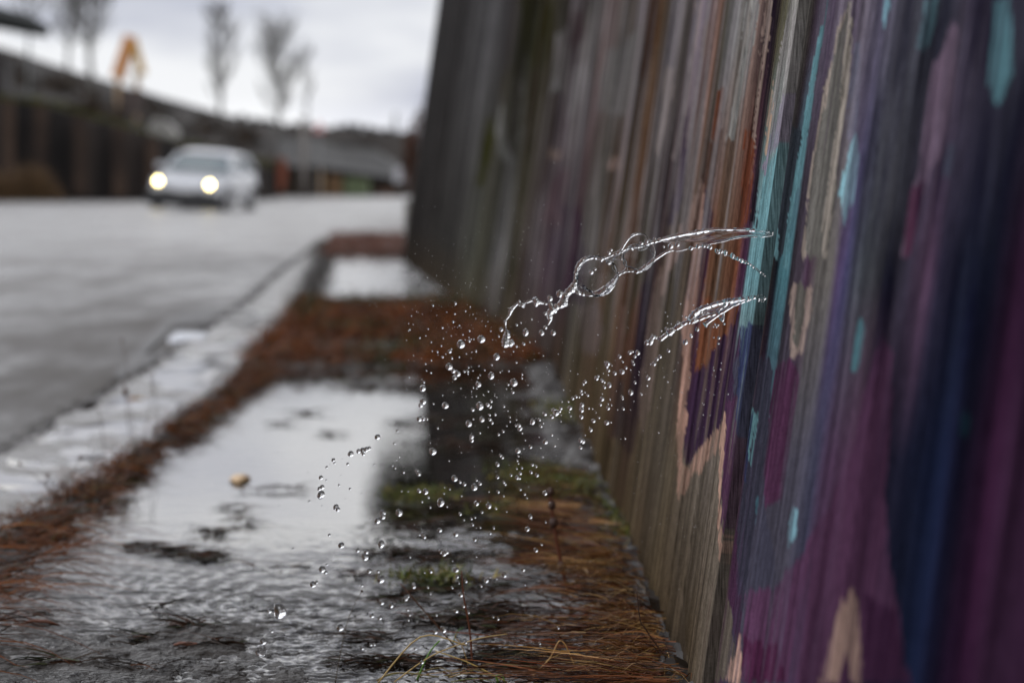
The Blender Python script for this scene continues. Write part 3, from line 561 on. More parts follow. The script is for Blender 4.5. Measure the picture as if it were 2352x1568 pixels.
# saw marks across the boards, in patches
mp3 = N(t, 'ShaderNodeMapping'); mp3.inputs['Rotation'].default_value = (R(9), 0, 0); t.links.new(c_.outputs['Object'], mp3.inputs[0])
wv = N(t, 'ShaderNodeTexWave', wave_type='BANDS', bands_direction='Z'); wv.inputs['Scale'].default_value = 52; wv.inputs['Distortion'].default_value = 1.2; wv.inputs['Detail Scale'].default_value = .6; t.links.new(mp3.outputs[0], wv.inputs[0])
ms_ = N(t, 'ShaderNodeTexNoise'); ms_.inputs['Scale'].default_value = 5; t.links.new(mp2.outputs[0], ms_.inputs[0])
mk = N(t, 'ShaderNodeMapRange'); mk.inputs[1].default_value = .42; mk.inputs[2].default_value = .6; t.links.new(ms_.outputs[0], mk.inputs[0])
mw0 = N(t, 'ShaderNodeMath', operation='MULTIPLY'); mw0.inputs[1].default_value = .10; t.links.new(wv.outputs[1], mw0.inputs[0]); mw = N(t, 'ShaderNodeMath', operation='MULTIPLY'); t.links.new(mw0.outputs[0], mw.inputs[0]); t.links.new(mk.outputs[0], mw.inputs[1])
a2 = N(t, 'ShaderNodeMath', operation='ADD'); t.links.new(ad.outputs[0], a2.inputs[0]); t.links.new(mw.outputs[0], a2.inputs[1])
bu = N(t, 'ShaderNodeBump'); bu.inputs['Strength'].default_value = .7; bu.inputs['Distance'].default_value = .0011; t.links.new(a2.outputs[0], bu.inputs['Height']); t.links.new(bu.outputs[0], b.inputs['Normal'])
wall = link('painted_board_wall', me, m_wall); tag(wall, 'leaning wall of rough wooden boards painted with purple, teal and peach graffiti', 'wall')
wall['kind'] = 'thing'
# the body of the wall behind the painted face: back, top and the end turned to the street
bk = MB()
for d0, d1 in ((1.25, 8.1), (8.1, 19.6)):
    vs = []
    for d in (d0, d1):
        for z, dx in ((-.04, .02), (-.04, .34), (3.0, .34), (3.0, .02)): vs.append((float(wall_x(d, z))+dx, d, z))
    bk.add(vs, [(0, 1, 2, 3), (7, 6, 5, 4), (1, 5, 6, 2), (3, 2, 6, 7), (0, 4, 5, 1), (0, 3, 7, 4)])
m_dark = noisy(mat('weathered_timber', rough=.7, spec=.1), (.04, .036, .033), (.09, .08, .072), scale=3, stretch=(2, 2, .3))
bk.build('wall_core', m_dark, wall)
cp = MB()
vs = []
for z, dx in ((-.04, -.012), (-.04, .36), (3.02, .36), (3.02, -.012)):
    for d in (19.62, 19.74): vs.append((float(wall_x(19.6, z))+dx, d, z))
cp.add(vs, [(0, 2, 4, 6), (7, 5, 3, 1), (0, 1, 3, 2), (2, 3, 5, 4), (4, 5, 7, 6), (6, 7, 1, 0)])
cp.build('end_board', m_dark, wall)

# ------------------------------------------------------------------ water jets
def zone(ox, oy, sc):   # reading of a close-up crop into the picture plane at the joint
    return lambda x, y, dy=0.0: W((ox+x*sc)/1.74150, (oy+y*sc)/1.74150, JD+dy)
PXM = JD/F/1.7415       # metres per photograph pixel at the joint
zJ, kJ = zone(2300, 880, .2126), .2126*PXM; zK, kK = zone(2550, 880, .2551), .2551*PXM
zL, kL = zone(2350, 1150, .3401), .3401*PXM; zM, kM = zone(1950, 1050, .2551), .2551*PXM
def spline(P, r, step=3):
    """Catmull-Rom through the points"""
    P = [Vector(p) for p in P]; out = []; ro = []
    for i in range(len(P)-1):
        p0 = P[max(i-1, 0)]; p1 = P[i]; p2 = P[i+1]; p3 = P[min(i+2, len(P)-1)]
        for k in range(step):
            q = k/step
            out.append(.5*((2*p1)+(-p0+p2)*q+(2*p0-5*p1+4*p2-p3)*q*q+(-p0+3*p1-3*p2+p3)*q**3)); ro.append(r[i]*(1-q)+r[i+1]*q)
    out.append(P[-1]); ro.append(r[-1]); return out, ro
def rope(mb, zf, k, pts, dyf=0.0, wob=.22, step=4, n=8):
    P = [zf(x, y, dyf+random.uniform(-.0012, .0012)) for x, y, r in pts]; r = [max(q[2]*k*1.4, .00062) for q in pts]
    P, r = spline(P, r, step)
    ph = random.random()*9
    r = [q*(1+wob*math.sin(i*1.7+ph)*random.random()) for i, q in enumerate(r)]
    mb.tube(P, r, n)
def beads(mb, zf, k, pts, dyf=0.0):
    for x, y, r in pts:
        mb.ball(zf(x, y, dyf+random.uniform(-.002, .002)), r*k, 10, 7, (random.uniform(.85, 1.1), 1, random.uniform(.9, 1.2)))
def fuse(mb, name, voxel, parent=None, smooth=4):
    o = link(name, mb.mesh(name, True), WATER, parent)
    rm = o.modifiers.new('fuse', 'REMESH'); rm.mode = 'VOXEL'; rm.voxel_size = voxel; rm.use_smooth_shade = True
    sm = o.modifiers.new('relax', 'SMOOTH'); sm.iterations = smooth; sm.factor = .5
    return o
jet = empty('water_jet', zK(2110, 215)); tag(jet, 'upper jet of clear water shooting from the wall joint and opening into bubbles', 'water jet', 'water jets from the wall')
jm = jet.matrix_basis.inverted() if False else Matrix.Translation(-Vector(jet.location))
def local(mb, root):
    L = Vector(root.location); mb.v = [(v[0]-L[0], v[1]-L[1], v[2]-L[2]) for v in mb.v]; return mb
A = MB()
rope(A, zK, kK, [(2125, 200, 16), (2060, 186, 18), (1950, 172, 20), (1800, 160, 20), (1600, 150, 20), (1400, 148, 20), (1200, 152, 22), (1050, 172, 24), (900, 196, 24), (750, 218, 24), (620, 244, 26), (520, 270, 24), (400, 300, 24), (300, 330, 20), (230, 352, 18), (150, 380, 20), (60, 410, 16), (0, 432, 12)])
rope(A, zK, kK, [(2125, 225, 14), (2000, 252, 14), (1850, 252, 16), (1700, 258, 12), (1600, 272, 10), (1500, 292, 10), (1400, 320, 9), (1300, 344, 9), (1200, 362, 9), (1100, 384, 9), (950, 420, 9), (850, 442, 9), (780, 452, 9), (650, 482, 9), (560, 476, 10), (500, 486, 14), (430, 512, 17), (380, 548, 18), (310, 592, 18), (250, 632, 22), (190, 690, 26), (110, 742, 28), (40, 792, 26), (-40, 818, 20)])
rope(A, zJ, kJ, [(1150, 962, 17), (1070, 958, 16), (980, 962, 16), (900, 990, 17), (820, 1032, 20), (770, 1100, 30), (700, 1190, 44), (620, 1280, 58), (520, 1345, 58), (430, 1385, 48), (300, 1402, 30), (150, 1392, 26), (60, 1362, 28), (0, 1320, 32)])
rope(A, zJ, kJ, [(0, 1320, 30), (-8, 1240, 22), (-5, 1150, 22), (8, 1060, 24), (22, 970, 28), (62, 870, 34), (110, 800, 38), (180, 745, 38), (270, 712, 34), (360, 705, 26), (440, 722, 24), (520, 728, 20), (600, 700, 18), (680, 660, 20), (760, 630, 24), (840, 605, 28), (890, 612, 18)])
rope(A, zJ, kJ, [(850, 595, 20), (900, 510, 16), (950, 430, 16), (1000, 360, 17), (1060, 305, 18), (1130, 268, 18), (1200, 255, 14), (1250, 265, 9), (1320, 295, 5), (1390, 345, 4.5), (1430, 400, 5)])
rope(A, zJ, kJ, [(870, 610, 18), (930, 560, 14), (1010, 535, 12), (1090, 525, 12), (1180, 508, 12), (1270, 480, 12), (1350, 455, 14), (1440, 420, 18), (1510, 392, 20), (1600, 365, 24)])
rope(A, zJ, kJ, [(880, 640, 7), (905, 700, 6), (945, 790, 6), (975, 870, 6), (992, 945, 7)], .004)
rope(A, zJ, kJ, [(610, 700, 8), (690, 760, 7), (750, 850, 8), (780, 940, 8), (790, 1030, 9)], .006)
rope(A, zJ, kJ, [(1440, 430, 9), (1480, 520, 9), (1500, 610, 10), (1480, 700, 9), (1440, 770, 9)], .005)
rope(A, zM, kM, [(1395, 270, 24), (1365, 330, 34), (1335, 400, 46), (1280, 450, 44), (1235, 500, 44), (1205, 570, 46), (1190, 625, 56), (1140, 665, 46), (1080, 700, 34), (1020, 735, 36), (985, 780, 38), (965, 820, 38), (985, 870, 28), (970, 930, 16), (946, 980, 7)])
rope(A, zM, kM, [(1340, 400, 24), (1400, 440, 26), (1460, 500, 20)])
rope(A, zM, kM, [(1020, 730, 30), (990, 660, 30), (975, 610, 16)])
rope(A, zM, kM, [(980, 655, 10), (910, 645, 13), (860, 635, 12), (810, 625, 26), (770, 620, 40), (745, 570, 30), (700, 590, 15), (640, 610, 18), (590, 635, 7), (560, 665, 26), (510, 650, 24), (470, 645, 16), (420, 690, 17), (370, 745, 28), (345, 820, 13), (325, 850, 14), (295, 890, 9), (275, 935, 20), (285, 985, 7), (285, 1030, 8), (300, 1080, 22), (305, 1130, 40), (290, 1200, 46), (280, 1265, 52), (340, 1270, 36), (400, 1240, 32)])
beads(A, zM, kM, [(905, 800, 30), (960, 870, 20), (1060, 760, 34), (1090, 720, 24), (500, 605, 26), (560, 685, 26), (760, 660, 34), (330, 1100, 36), (285, 1275, 60), (365, 1280, 38), (980, 560, 46)])
beads(A, zJ, kJ, [(640, 615, 38), (680, 560, 30), (500, 745, 42), (560, 715, 24), (1060, 520, 36), (1080, 550, 28), (1250, 435, 40), (1350, 400, 42), (1400, 405, 30), (1500, 360, 32), (1480, 380, 20)])
beads(A, zK, kK, [(840, 440, 34), (950, 412, 36), (1040, 408, 26), (1090, 415, 28), (1140, 428, 36)])
jt = fuse(local(A, jet), 'stream', .00042, jet, 3)
def sheetwater(name, zf, top, bot, thick, root, seed, nn=70, m=9):
    """closed, slightly wavy sheet of water spanned between two rims"""
    Tp, _ = spline([zf(*p) for p in top], [1]*len(top), 8); Bt, _ = spline([zf(*p) for p in bot], [1]*len(bot), 8)
    def samp(P, q):
        f = q*(len(P)-1); i = min(int(f), len(P)-2); return P[i].lerp(P[i+1], f-i)
    L = Vector(root.location); Vf, Vb = [], []
    for i in range(nn):
        for j in range(m):
            p = samp(Tp, i/(nn-1)).lerp(samp(Bt, i/(nn-1)), j/(m-1))
            wv = .0016*math.sin(j*1.3+seed)*math.sin(i*.11+seed)+.0009*mnoise.noise(Vector((i*.22, j*1.1, seed)))
            th = thick*(.5+.5*mnoise.noise(Vector((i*.10, j*.9, seed+9)))+.3)*(1.0 if 0 < j < m-1 else 1.2)
            Vf.append(p+Vector((0, wv-th, 0))-L); Vb.append(p+Vector((0, wv+th, 0))-L)
    n_ = nn*m; Qs = grid_faces(nn, m); Q2 = Qs[:, ::-1]+n_
    rim = []
    for i in range(nn-1):
        rim += [(i*m, (i+1)*m, (i+1)*m+n_, i*m+n_), ((i+1)*m+m-1, i*m+m-1, i*m+m-1+n_, (i+1)*m+m-1+n_)]
    for j in range(m-1):
        rim += [(j+1, j, j+n_, j+1+n_), ((nn-1)*m+j, (nn-1)*m+j+1, (nn-1)*m+j+1+n_, (nn-1)*m+j+n_)]
    me = mesh_np(name, np.array([tuple(v) for v in Vf+Vb]), np.concatenate([Qs, Q2, np.array(rim)]))
    return link(name, me, WATER, root)
sheetwater('water_sheet', zK, [(2110, 192), (1900, 170), (1600, 152), (1300, 150), (1050, 172), (800, 212), (560, 262), (330, 322)], [(2110, 236), (1900, 240), (1600, 262), (1400, 305), (1150, 345), (900, 350), (650, 345), (420, 350)], .0011, jet, 3)
sheetwater('water_sheet', zJ, [(610, 690), (720, 655), (830, 620), (890, 625)], [(640, 730), (740, 740), (830, 750), (885, 755)], .0006, jet, 14, 24, 6)
sheetwater('water_sheet', zJ, [(480, 1300), (600, 1240), (700, 1140), (790, 1050)], [(470, 1400), (600, 1400), (720, 1290), (790, 1150)], .0010, jet, 15, 30, 7)
def skin(name, c, r, sc, root, dy=0.0, flat=.5, amp=.16):
    m = MB(); m.ball((0, 0, 0), 1, 32, 20)
    C0 = zJ(*c)+Vector((0, dy, 0)); L = Vector(root.location)
    vs = []
    for v in m.v:
        q = Vector(v); s_ = 1+amp*mnoise.noise(q*1.6+Vector((c[0]*.01, 0, 0)))
        vs.append(C0-L+Vector((q.x*r*sc[0]*kJ*s_, q.y*r*flat*kJ*s_, q.z*r*sc[1]*kJ*s_)))
    m.v = vs; return m.build(name, FILM, root, smooth=True)
skin('bubble_skin', (405, 1045), 385, (1.0, .92), jet)
skin('bubble_skin', (1210, 410), 168, (1.25, .95), jet)
skin('bubble_skin', (1195, 705), 290, (1.05, .86), jet)
skin('bubble_skin', (835, 830), 190, (.75, .9), jet, .004)
# lower jet
jet2 = empty('water_jet', zK(1985, 1230)); tag(jet2, 'lower thin jet of water breaking into a string of drops below the upper jet', 'water jet', 'water jets from the wall')
B = MB()
rope(B, zK, kK, [(1990, 1250, 30), (1960, 1215, 28), (1900, 1208, 24), (1800, 1215, 24), (1700, 1228, 24), (1600, 1242, 26), (1500, 1262, 30), (1430, 1272, 36), (1330, 1290, 28), (1220, 1320, 28), (1120, 1355, 28), (1030, 1375, 30), (960, 1410, 28), (900, 1460, 34), (860, 1520, 42), (820, 1570, 40)])
rope(B, zK, kK, [(1780, 1235, 18), (1680, 1270, 18), (1600, 1298, 18), (1500, 1340, 18), (1400, 1395, 24), (1300, 1440, 22), (1200, 1470, 24), (1100, 1495, 26), (1000, 1535, 28), (900, 1570, 30), (850, 1590, 30)])
rope(B, zK, kK, [(1440, 1290, 14), (1330, 1370, 16), (1220, 1420, 16), (1100, 1440, 14), (1000, 1480, 14), (930, 1520, 14)])
rope(B, zL, kL, [(1260, 372, 36), (1220, 395, 28), (1170, 405, 18), (1120, 432, 20), (1070, 460, 26), (1020, 490, 18), (975, 520, 34), (930, 550, 18), (865, 602, 22), (820, 590, 12), (775, 578, 22), (750, 620, 18), (720, 650, 32)])
rope(B, zL, kL, [(1655, 240, 18), (1590, 285, 14), (1530, 325, 14), (1480, 360, 16), (1420, 405, 14), (1378, 440, 30)])
rope(B, zL, kL, [(1600, 300, 10), (1598, 345, 12), (1585, 385, 15), (1545, 345, 5), (1500, 320, 7)])
beads(B, zL, kL, [(1240, 290, 22), (1260, 320, 24), (1155, 345, 16), (1190, 380, 20), (1068, 408, 20), (1050, 450, 24), (930, 484, 24), (985, 520, 30), (945, 525, 22), (775, 580, 26), (745, 640, 30), (695, 650, 28), (1300, 300, 22), (1340, 290, 20), (1410, 235, 18), (1650, 160, 24), (1560, 300, 16), (2010, 150, 16), (2060, 150, 22)])
fuse(local(B, jet2), 'stream', .00045, jet2, 2)
sheetwater('water_sheet', zK, [(1700, 1235), (1450, 1275), (1200, 1325), (1000, 1400), (890, 1480)], [(1700, 1262), (1500, 1335), (1300, 1435), (1080, 1495), (900, 1560)], .0012, jet2, 8, 50, 8)
# thin chain of beads from the joint to the upper jet
ch = empty('bead_chain', zK(1990, 870)); tag(ch, 'slanting chain of tiny water beads between the two jets', 'water beads')
Cb = MB()
rope(Cb, zK, kK, [(2000, 885, 12), (1960, 845, 12), (1900, 800, 13), (1840, 755, 13), (1760, 695, 14), (1680, 650, 16), (1580, 610, 20), (1500, 580, 22), (1440, 560, 9), (1380, 530, 12), (1340, 500, 8)])
beads(Cb, zK, kK, [(1990, 870, 16), (1960, 840, 20), (1920, 815, 20), (1890, 790, 20), (1850, 765, 23), (1805, 735, 24), (1765, 700, 26), (1720, 690, 24), (1680, 660, 28), (1630, 640, 32), (1580, 610, 32), (1490, 560, 42), (1525, 600, 30), (1385, 500, 30), (1375, 545, 22), (1310, 490, 36), (1240, 480, 32), (1265, 510, 28)])
fuse(local(Cb, ch), 'beads', .00045, ch, 2)

# ------------------------------------------------------------------ droplets
zA = zone(1600, 1200, .2551); zB = zone(2200, 1400, .2551); zC = zone(1600, 1600, .2551); zD = zone(1100, 1700, .2551); zE = zone(1000, 2100, .3189); zF = zone(1600, 2000, .3188); zG = zone(1400, 1900, .6378)
k1, k2, k3 = .2551*PXM, .3189*PXM, .6378*PXM
DA = "955,690,66 1275,612,62 770,1040,56 905,1150,48 855,1215,36 835,1110,38 1515,890,52 1430,1185,48 1785,1290,60 1230,1320,44 357,1382,50 1590,460,30 1970,505,50 780,803,30 870,50,22 518,82,15 860,215,16 833,340,18 665,430,18 1090,480,15 930,397,14 1085,640,22 440,452,12 152,462,14 130,480,9 135,365,9 205,380,7 180,247,11 310,590,15 403,557,10 492,657,12 100,625,7 648,715,14 587,810,16 505,798,10 668,890,20 815,908,18 928,890,13 598,857,9 1190,800,18 1040,838,11 716,843,9 210,863,9 492,943,13 402,998,13 415,1105,13 485,1138,17 145,1208,12 375,1285,18 100,1388,10 340,1240,8 1010,1118,20 1062,1115,20 1065,1155,13 1143,1105,13 1075,1055,14 1120,1040,9 1235,1030,12 1328,1097,13 1440,1015,16 1570,1130,14 1600,1105,9 1705,1110,15 1825,975,18 1915,1165,17 1913,1223,17 1695,1320,20 1770,1440,26 1745,1385,10 1670,1388,11 1220,1210,18 1258,1173,12 1150,1370,13 1200,1385,14 953,1380,11 838,1440,9 668,1488,11 1385,1428,16 1118,1428,10 1128,1515,10 1305,1480,10 1195,1503,12 1030,1518,7 1515,1520,11 1485,1500,10 2252,1425,8 1830,388,20 1897,353,12 2065,300,12 1550,568,15 1423,485,11 1343,405,9 1376,337,9 1187,288,9 1100,104,10 1028,172,13 1338,163,9 1828,725,20 1780,803,12 2245,870,13 985,540,12 1022,620,9 803,558,9 677,600,10 808,765,12 1080,580,9 1155,610,11 1115,610,10 1450,620,7 258,175,6 733,187,7 1940,685,26 2035,655,11 2120,645,10 1630,805,9 905,423,8"
DB = "1090,100,30 1250,38,32 1295,20,20 1375,40,38 1330,100,25 1295,180,24 1310,215,24 1140,182,18 880,200,30 910,215,32 890,255,28 915,315,30 1015,362,32 1130,335,40 1190,275,25 1725,100,28 1680,140,28 1632,213,32 1858,8,28 730,440,35 757,405,20 553,495,26 520,530,22 815,475,26 850,500,22 930,550,35 852,578,28 490,635,22 497,680,26 590,705,24 355,752,27 408,728,26 457,735,18 548,660,14 495,940,38 500,855,36 495,900,34 312,905,35 95,985,50 60,940,35 170,910,26 150,955,25 30,1045,32 490,1045,34 285,808,18 185,805,14 815,765,35 790,853,26 908,908,33 940,770,13 912,845,12 965,862,13 1130,725,22 1138,760,20 1148,918,24 1265,662,42 1333,508,24 1540,435,36 1520,552,18 1432,690,19 608,910,17 665,915,14 767,1055,20 680,1105,34 890,1135,40 958,1130,14 640,1248,30 480,1410,32 515,1430,38 480,1525,28 30,1328,20 75,1497,19 327,1030,15 302,968,11 1060,930,10 1263,932,9 1313,800,10 1177,1383,16 1703,1290,15 550,1330,12 910,385,13 970,240,12 835,362,10 1262,307,11 318,322,10 210,620,12 1845,495,13 1788,417,10 1932,328,8 2063,658,8 1897,588,7 1912,680,8 1733,742,8 1397,340,9 1390,382,8 820,682,11 127,62,8 435,372,9 1040,638,8 728,287,6 1577,218,10 720,978,10 172,1015,10 122,1388,9 170,1115,13"
DC = "360,20,50 325,75,38 712,82,52 305,290,46 365,290,34 425,292,18 1250,90,64 1375,70,32 1415,100,28 1140,147,30 1285,300,42 1080,367,50 1405,228,20 1495,225,20 1410,300,26 1445,350,24 1865,395,32 1885,440,38 2080,335,42 2270,215,33 2185,305,25 2245,355,16 2212,405,25 2278,648,42 1125,570,36 1125,620,36 515,800,60 592,437,17 1253,510,17 1545,535,24 1617,487,22 1725,265,15 1725,333,15 1825,305,14 1150,295,15 1850,790,42 2045,730,28 1575,865,28 1605,895,26 1530,1005,34 270,1110,32 295,1150,34 55,1125,22 770,948,14 855,1225,50 940,1280,25 1012,1315,30 1165,1360,50 1255,1305,30 1200,1250,22 1530,1205,28 1625,1285,22 1650,1315,22 1835,1210,30 1875,1220,24 1885,1145,28 1840,945,18 1855,990,15 1740,1172,22 2055,1125,26 2148,1172,32 2075,1007,26 2135,1035,20 1538,1430,26 1885,1395,22 2272,1455,36 1955,1470,22 1990,1530,15 1625,1500,14 400,1430,46 300,1420,34 445,1520,20 690,1460,15 25,1425,14 128,1428,11 780,1392,15 965,1498,15 698,1365,11 1395,1432,12 1630,95,20 1690,165,12 525,55,16 460,540,10 475,665,11 1675,400,12 1815,397,16 1915,515,15 1965,625,12 1855,873,18 1910,1060,17 1830,1070,15 2238,885,16 2205,745,14 1940,755,12 1438,785,9 960,820,10 217,232,9 665,305,11 2180,575,11 1380,420,9 1430,15,24 1900,125,8"
DD = "1605,185,46 1375,400,46 1310,405,36 1430,380,40 1475,362,34 1385,450,28 1188,450,48 915,545,30 933,590,20 1140,608,24 810,657,20 720,820,34 740,970,38 695,995,34 718,1090,62 805,860,15 1003,940,17 1175,997,20 1357,1072,13 538,1190,18 740,1262,12 955,1285,44 985,1320,36 1690,1370,50 1690,1430,42 1610,1495,50 1945,1370,55 1555,617,17 1500,1465,13 1105,1153,9 60,1265,10 1920,85,22 1873,285,20 1947,495,16 1905,543,13 1843,630,16 1885,668,15 520,740,8 1395,42,8 1035,788,7 35,430,9 420,1550,7"
DE = "995,120,18 1145,250,40 540,293,15 1350,312,26 1460,330,30 1440,395,45 905,550,42 950,590,24 963,490,15 1645,235,42 1495,570,32 1607,575,20 1640,675,48 790,740,40 835,710,18 1653,965,32 375,1060,78 370,1100,70 410,1100,50 245,1072,30 1130,1280,46 275,1325,22 165,1450,40 140,1570,72 110,1590,40 1530,1130,30 1632,1155,28 2058,765,26 1955,915,30 1978,1055,20 2003,1120,18 1987,1190,15 1770,1000,32 1560,1490,18 1375,745,12 1410,1540,22 2008,397,13"
DF = "512,25,48 960,38,32 1115,68,36 1030,148,16 755,170,22 895,230,17 942,213,14 803,247,13 912,303,18 1007,338,14 955,343,9 1175,345,17 1130,412,19 500,370,30 290,430,26 305,455,26 245,430,14 700,422,34 940,490,22 1597,362,30 1635,203,27 1703,623,29 1775,552,15 515,640,30 550,665,34 585,650,28 1040,595,9 705,870,34 718,955,21 825,1012,22 1085,1003,30 1303,932,32 1545,865,26 1018,1073,18 762,1182,30 797,1325,20 700,1390,27 175,1050,22 175,1090,26 385,890,24 310,905,12 660,760,9 655,1093,16 1170,1460,13 1230,1487,19 860,1405,16 457,1437,16 960,705,11 590,78,13 1205,103,15 1337,140,11 125,1430,18 105,1500,16 380,1170,14 740,1038,11 1128,963,12 1212,983,13 278,18,14 380,85,14 1828,272,13 1568,1060,13 65,1235,28 100,1205,18 350,1090,15"
DG_ = "585,965,20 535,980,15 665,850,14 710,820,10 130,1060,10 78,1085,10 452,1170,12 743,858,8 930,900,8 1305,955,9 1190,1052,8 725,1045,10 75,690,9 410,1085,10 545,1160,9"
DK = "520,410,42 625,385,36 415,418,16"          # on the upper film, zone K
DJ = "635,790,55 305,980,45 380,925,26"          # floating inside the bubble
DM = "1135,490,58 215,1045,30 850,1100,44 910,1015,30 1030,1100,44 450,1310,20"
DL = "1290,490,24 1220,570,20 1150,640,32 1545,590,18 1540,655,13 1485,585,9 1610,425,12 1410,350,9 1515,460,12 1480,460,9 1535,440,14 1500,430,12 1095,190,8 940,335,8 915,290,7 1115,335,7 1410,190,8 1245,205,8 1215,550,12 1485,970,10 1565,960,9 1482,935,7 1572,885,7 1390,1200,6 1485,1258,6 1650,1250,9 1365,1370,8 1360,1495,8 1440,1500,6 1195,1055,6 1465,1025,6 1505,1040,6 870,508,10 940,415,8 985,425,7 345,470,6 120,555,8 1020,360,0"
drops = []   # (x px in photo plane, y, r metres)
for txt, zf, kk in ((DA, zA, k1), (DB, zB, k1), (DC, zC, k1), (DD, zD, k1), (DE, zE, k2), (DF, zF, k2), (DG_, zG, k3), (DK, zK, kK), (DJ, zJ, kJ), (DM, zM, kM), (DL, zL, kL)):
    for tok in txt.split():
        x, y, r = map(float, tok.split(','))
        if r < 1: continue
        p = zf(x, y); drops.append([HX+F*p.x/JD, HY+F*(H-p.z)/JD, r*kk])
# drop duplicates read twice from overlapping crops
uniq = []
for d in sorted(drops, key=lambda q: -q[2]):
    if all((d[0]-e[0])**2+(d[1]-e[1])**2 > (max(3.0, .45*e[2]/PXM/1.74))**2 for e in uniq): uniq.append(d)
drops = uniq
def drop_mesh(i):
    rs = random.Random(i); m = MB(); m.ball((0, 0, 0), 1, 20, 14); el = rs.choice([1, 1.05, 1.12, 1.25]); an = rs.uniform(-.6, .6); sd_ = rs.random()*50
    vs = []
    for v in m.v:
        q = Vector(v); f = 1+(.10 if i % 3 else .05)*mnoise.noise(q*1.1+Vector((sd_, 0, 0)))+.06*mnoise.noise(q*2.2+Vector((0, sd_, 0)))
        q = q*f; q.z *= el; q.x /= math.sqrt(el)
        vs.append(Vector((q.x*math.cos(an)+q.z*math.sin(an), q.y, -q.x*math.sin(an)+q.z*math.cos(an))))
    m.v = vs; me = m.mesh('droplet', True); me.materials.append(WATER); return me
DMESH = [drop_mesh(i) for i in range(9)]
LAND = [((1370, 635), 'the big bubble'), ((1710, 540), 'the mouth of the upper jet'), ((1650, 705), 'the lower jet'), ((1190, 770), 'the dangling tail of the upper jet'), ((1420, 830), 'the end of the lower jet string'),
        ((1100, 840), 'the rust brown grass band'), ((850, 1030), 'the upper right edge of the bright puddle'), ((735, 1130), 'the clear middle of the puddle'), ((550, 1100), 'the tan leaf'), ((640, 1400), 'the rippled front of the puddle'), ((850, 1230), 'the dark edge of the puddle'), ((1235, 1120), 'the yellow green moss tuft'),
        ((965, 1168), 'the olive moss cushion'), ((990, 1365), 'the small green grass tuft'), ((1350, 950), 'the grass at the wall foot'), ((1330, 1160), 'the moss against the wall foot'), ((1500, 1000), 'the dark purple wedge on the wall'), ((1300, 1350), 'the straw by the wall'), ((970, 640), 'the pale far pavement'), ((1100, 1040), 'the dark shallow water')]
cnt = {}
NIND = 296
zrng = random.Random(11)
for i, (px_, py_, r) in enumerate(drops[:NIND]):
    big = r*F/JD
    # droplets share the plane of the jets, a few stand nearer or farther
    dy = zrng.gauss(0, .02) if py_ < 1000 else zrng.gauss(.0, .05)
    if px_ > 1200: dy = -abs(dy)*.5 if False else max(min(dy, .03), -.05)
    D_ = JD+dy; s_ = D_/JD
    p = W(px_, py_, D_)
    o = bpy.data.objects.new('water_droplet', DMESH[i % 9]); COL.objects.link(o); o.location = p; o.scale = (r*s_,)*3; o.rotation_euler = (0, zrng.uniform(-.5, .5), zrng.uniform(0, 6.28))
    lx, nm = min(LAND, key=lambda q: (q[0][0]-px_)**2+(q[0][1]-py_)**2)
    dx, dy_ = px_-lx[0], py_-lx[1]
    dr = ('above' if dy_ < 0 else 'below') if abs(dy_) > 2.2*abs(dx) else ('left of' if dx < 0 else 'right of') if abs(dx) > 2.2*abs(dy_) else (('above left of' if dx < 0 else 'above right of') if dy_ < 0 else ('below left of' if dx < 0 else 'below right of'))
    key = (dr, nm); cnt[key] = cnt.get(key, 0)+1
    o['_k'] = f'{dr}|{nm}|{cnt[key]}|{big:.1f}'
    o['category'] = 'droplet'; o['group'] = 'water droplets falling from the jets'
ORD = ['', 'second ', 'third ', 'fourth ', 'fifth ', 'sixth ', 'seventh ', 'eighth ', 'ninth ', 'tenth ', 'eleventh ', 'twelfth ', 'thirteenth ', 'fourteenth ', 'fifteenth ', 'sixteenth ', 'seventeenth ', 'eighteenth ', 'nineteenth ', 'twentieth ']
for o in [q for q in COL.objects if '_k' in q.keys()]:
    dr, nm, k_, b_ = o['_k'].split('|'); k_ = int(k_); del o['_k']
    sz = 'large' if float(b_) > 7.5 else 'middling' if float(b_) > 4 else 'small'
    o['label'] = f"{ORD[k_-1] if k_ <= len(ORD) else str(k_)+'th '}largest clear droplet {dr} {nm}"[:110]
# the finest spray: the remaining readings and a dusting of specks
parts = MB(); n_s = 0
sp = [(a, b, r) for a, b, r in drops[NIND:]]
for _ in range(620):
    q = random.random()
    if q < .5: sp.append((random.gauss(1180, 170), random.gauss(820, 190), abs(random.gauss(.00022, .00012))+.00012))
    elif q < .75: sp.append((random.gauss(1050, 150), random.gauss(640, 70), abs(random.gauss(.00016, .00008))+.0001))
    elif q < .9: sp.append((random.uniform(1450, 1660), random.uniform(780, 1250), abs(random.gauss(.00018, .0001))+.0001))
    else: sp.append((random.uniform(700, 1350), random.uniform(1050, 1450), abs(random.gauss(.00025, .0001))+.00014))
for a, b, r in sp:
    D_ = JD+random.gauss(-.01, .035)
    if a > 1400: D_ = min(D_, JD-.005)
    p = W(a, b, D_)
    if p.x > float(wall_x(D_, p.z))-.01 or p.z < .02: continue
    parts.ball(p, r, 8, 6, (1, 1, random.uniform(.9, 1.3)))
mist = link('fine_spray', parts.mesh('fine_spray', True), WATER); tag(mist, 'finest spray specks hanging among the larger droplets', None, None, 'stuff')
# small splash pins where drops hit the ripples

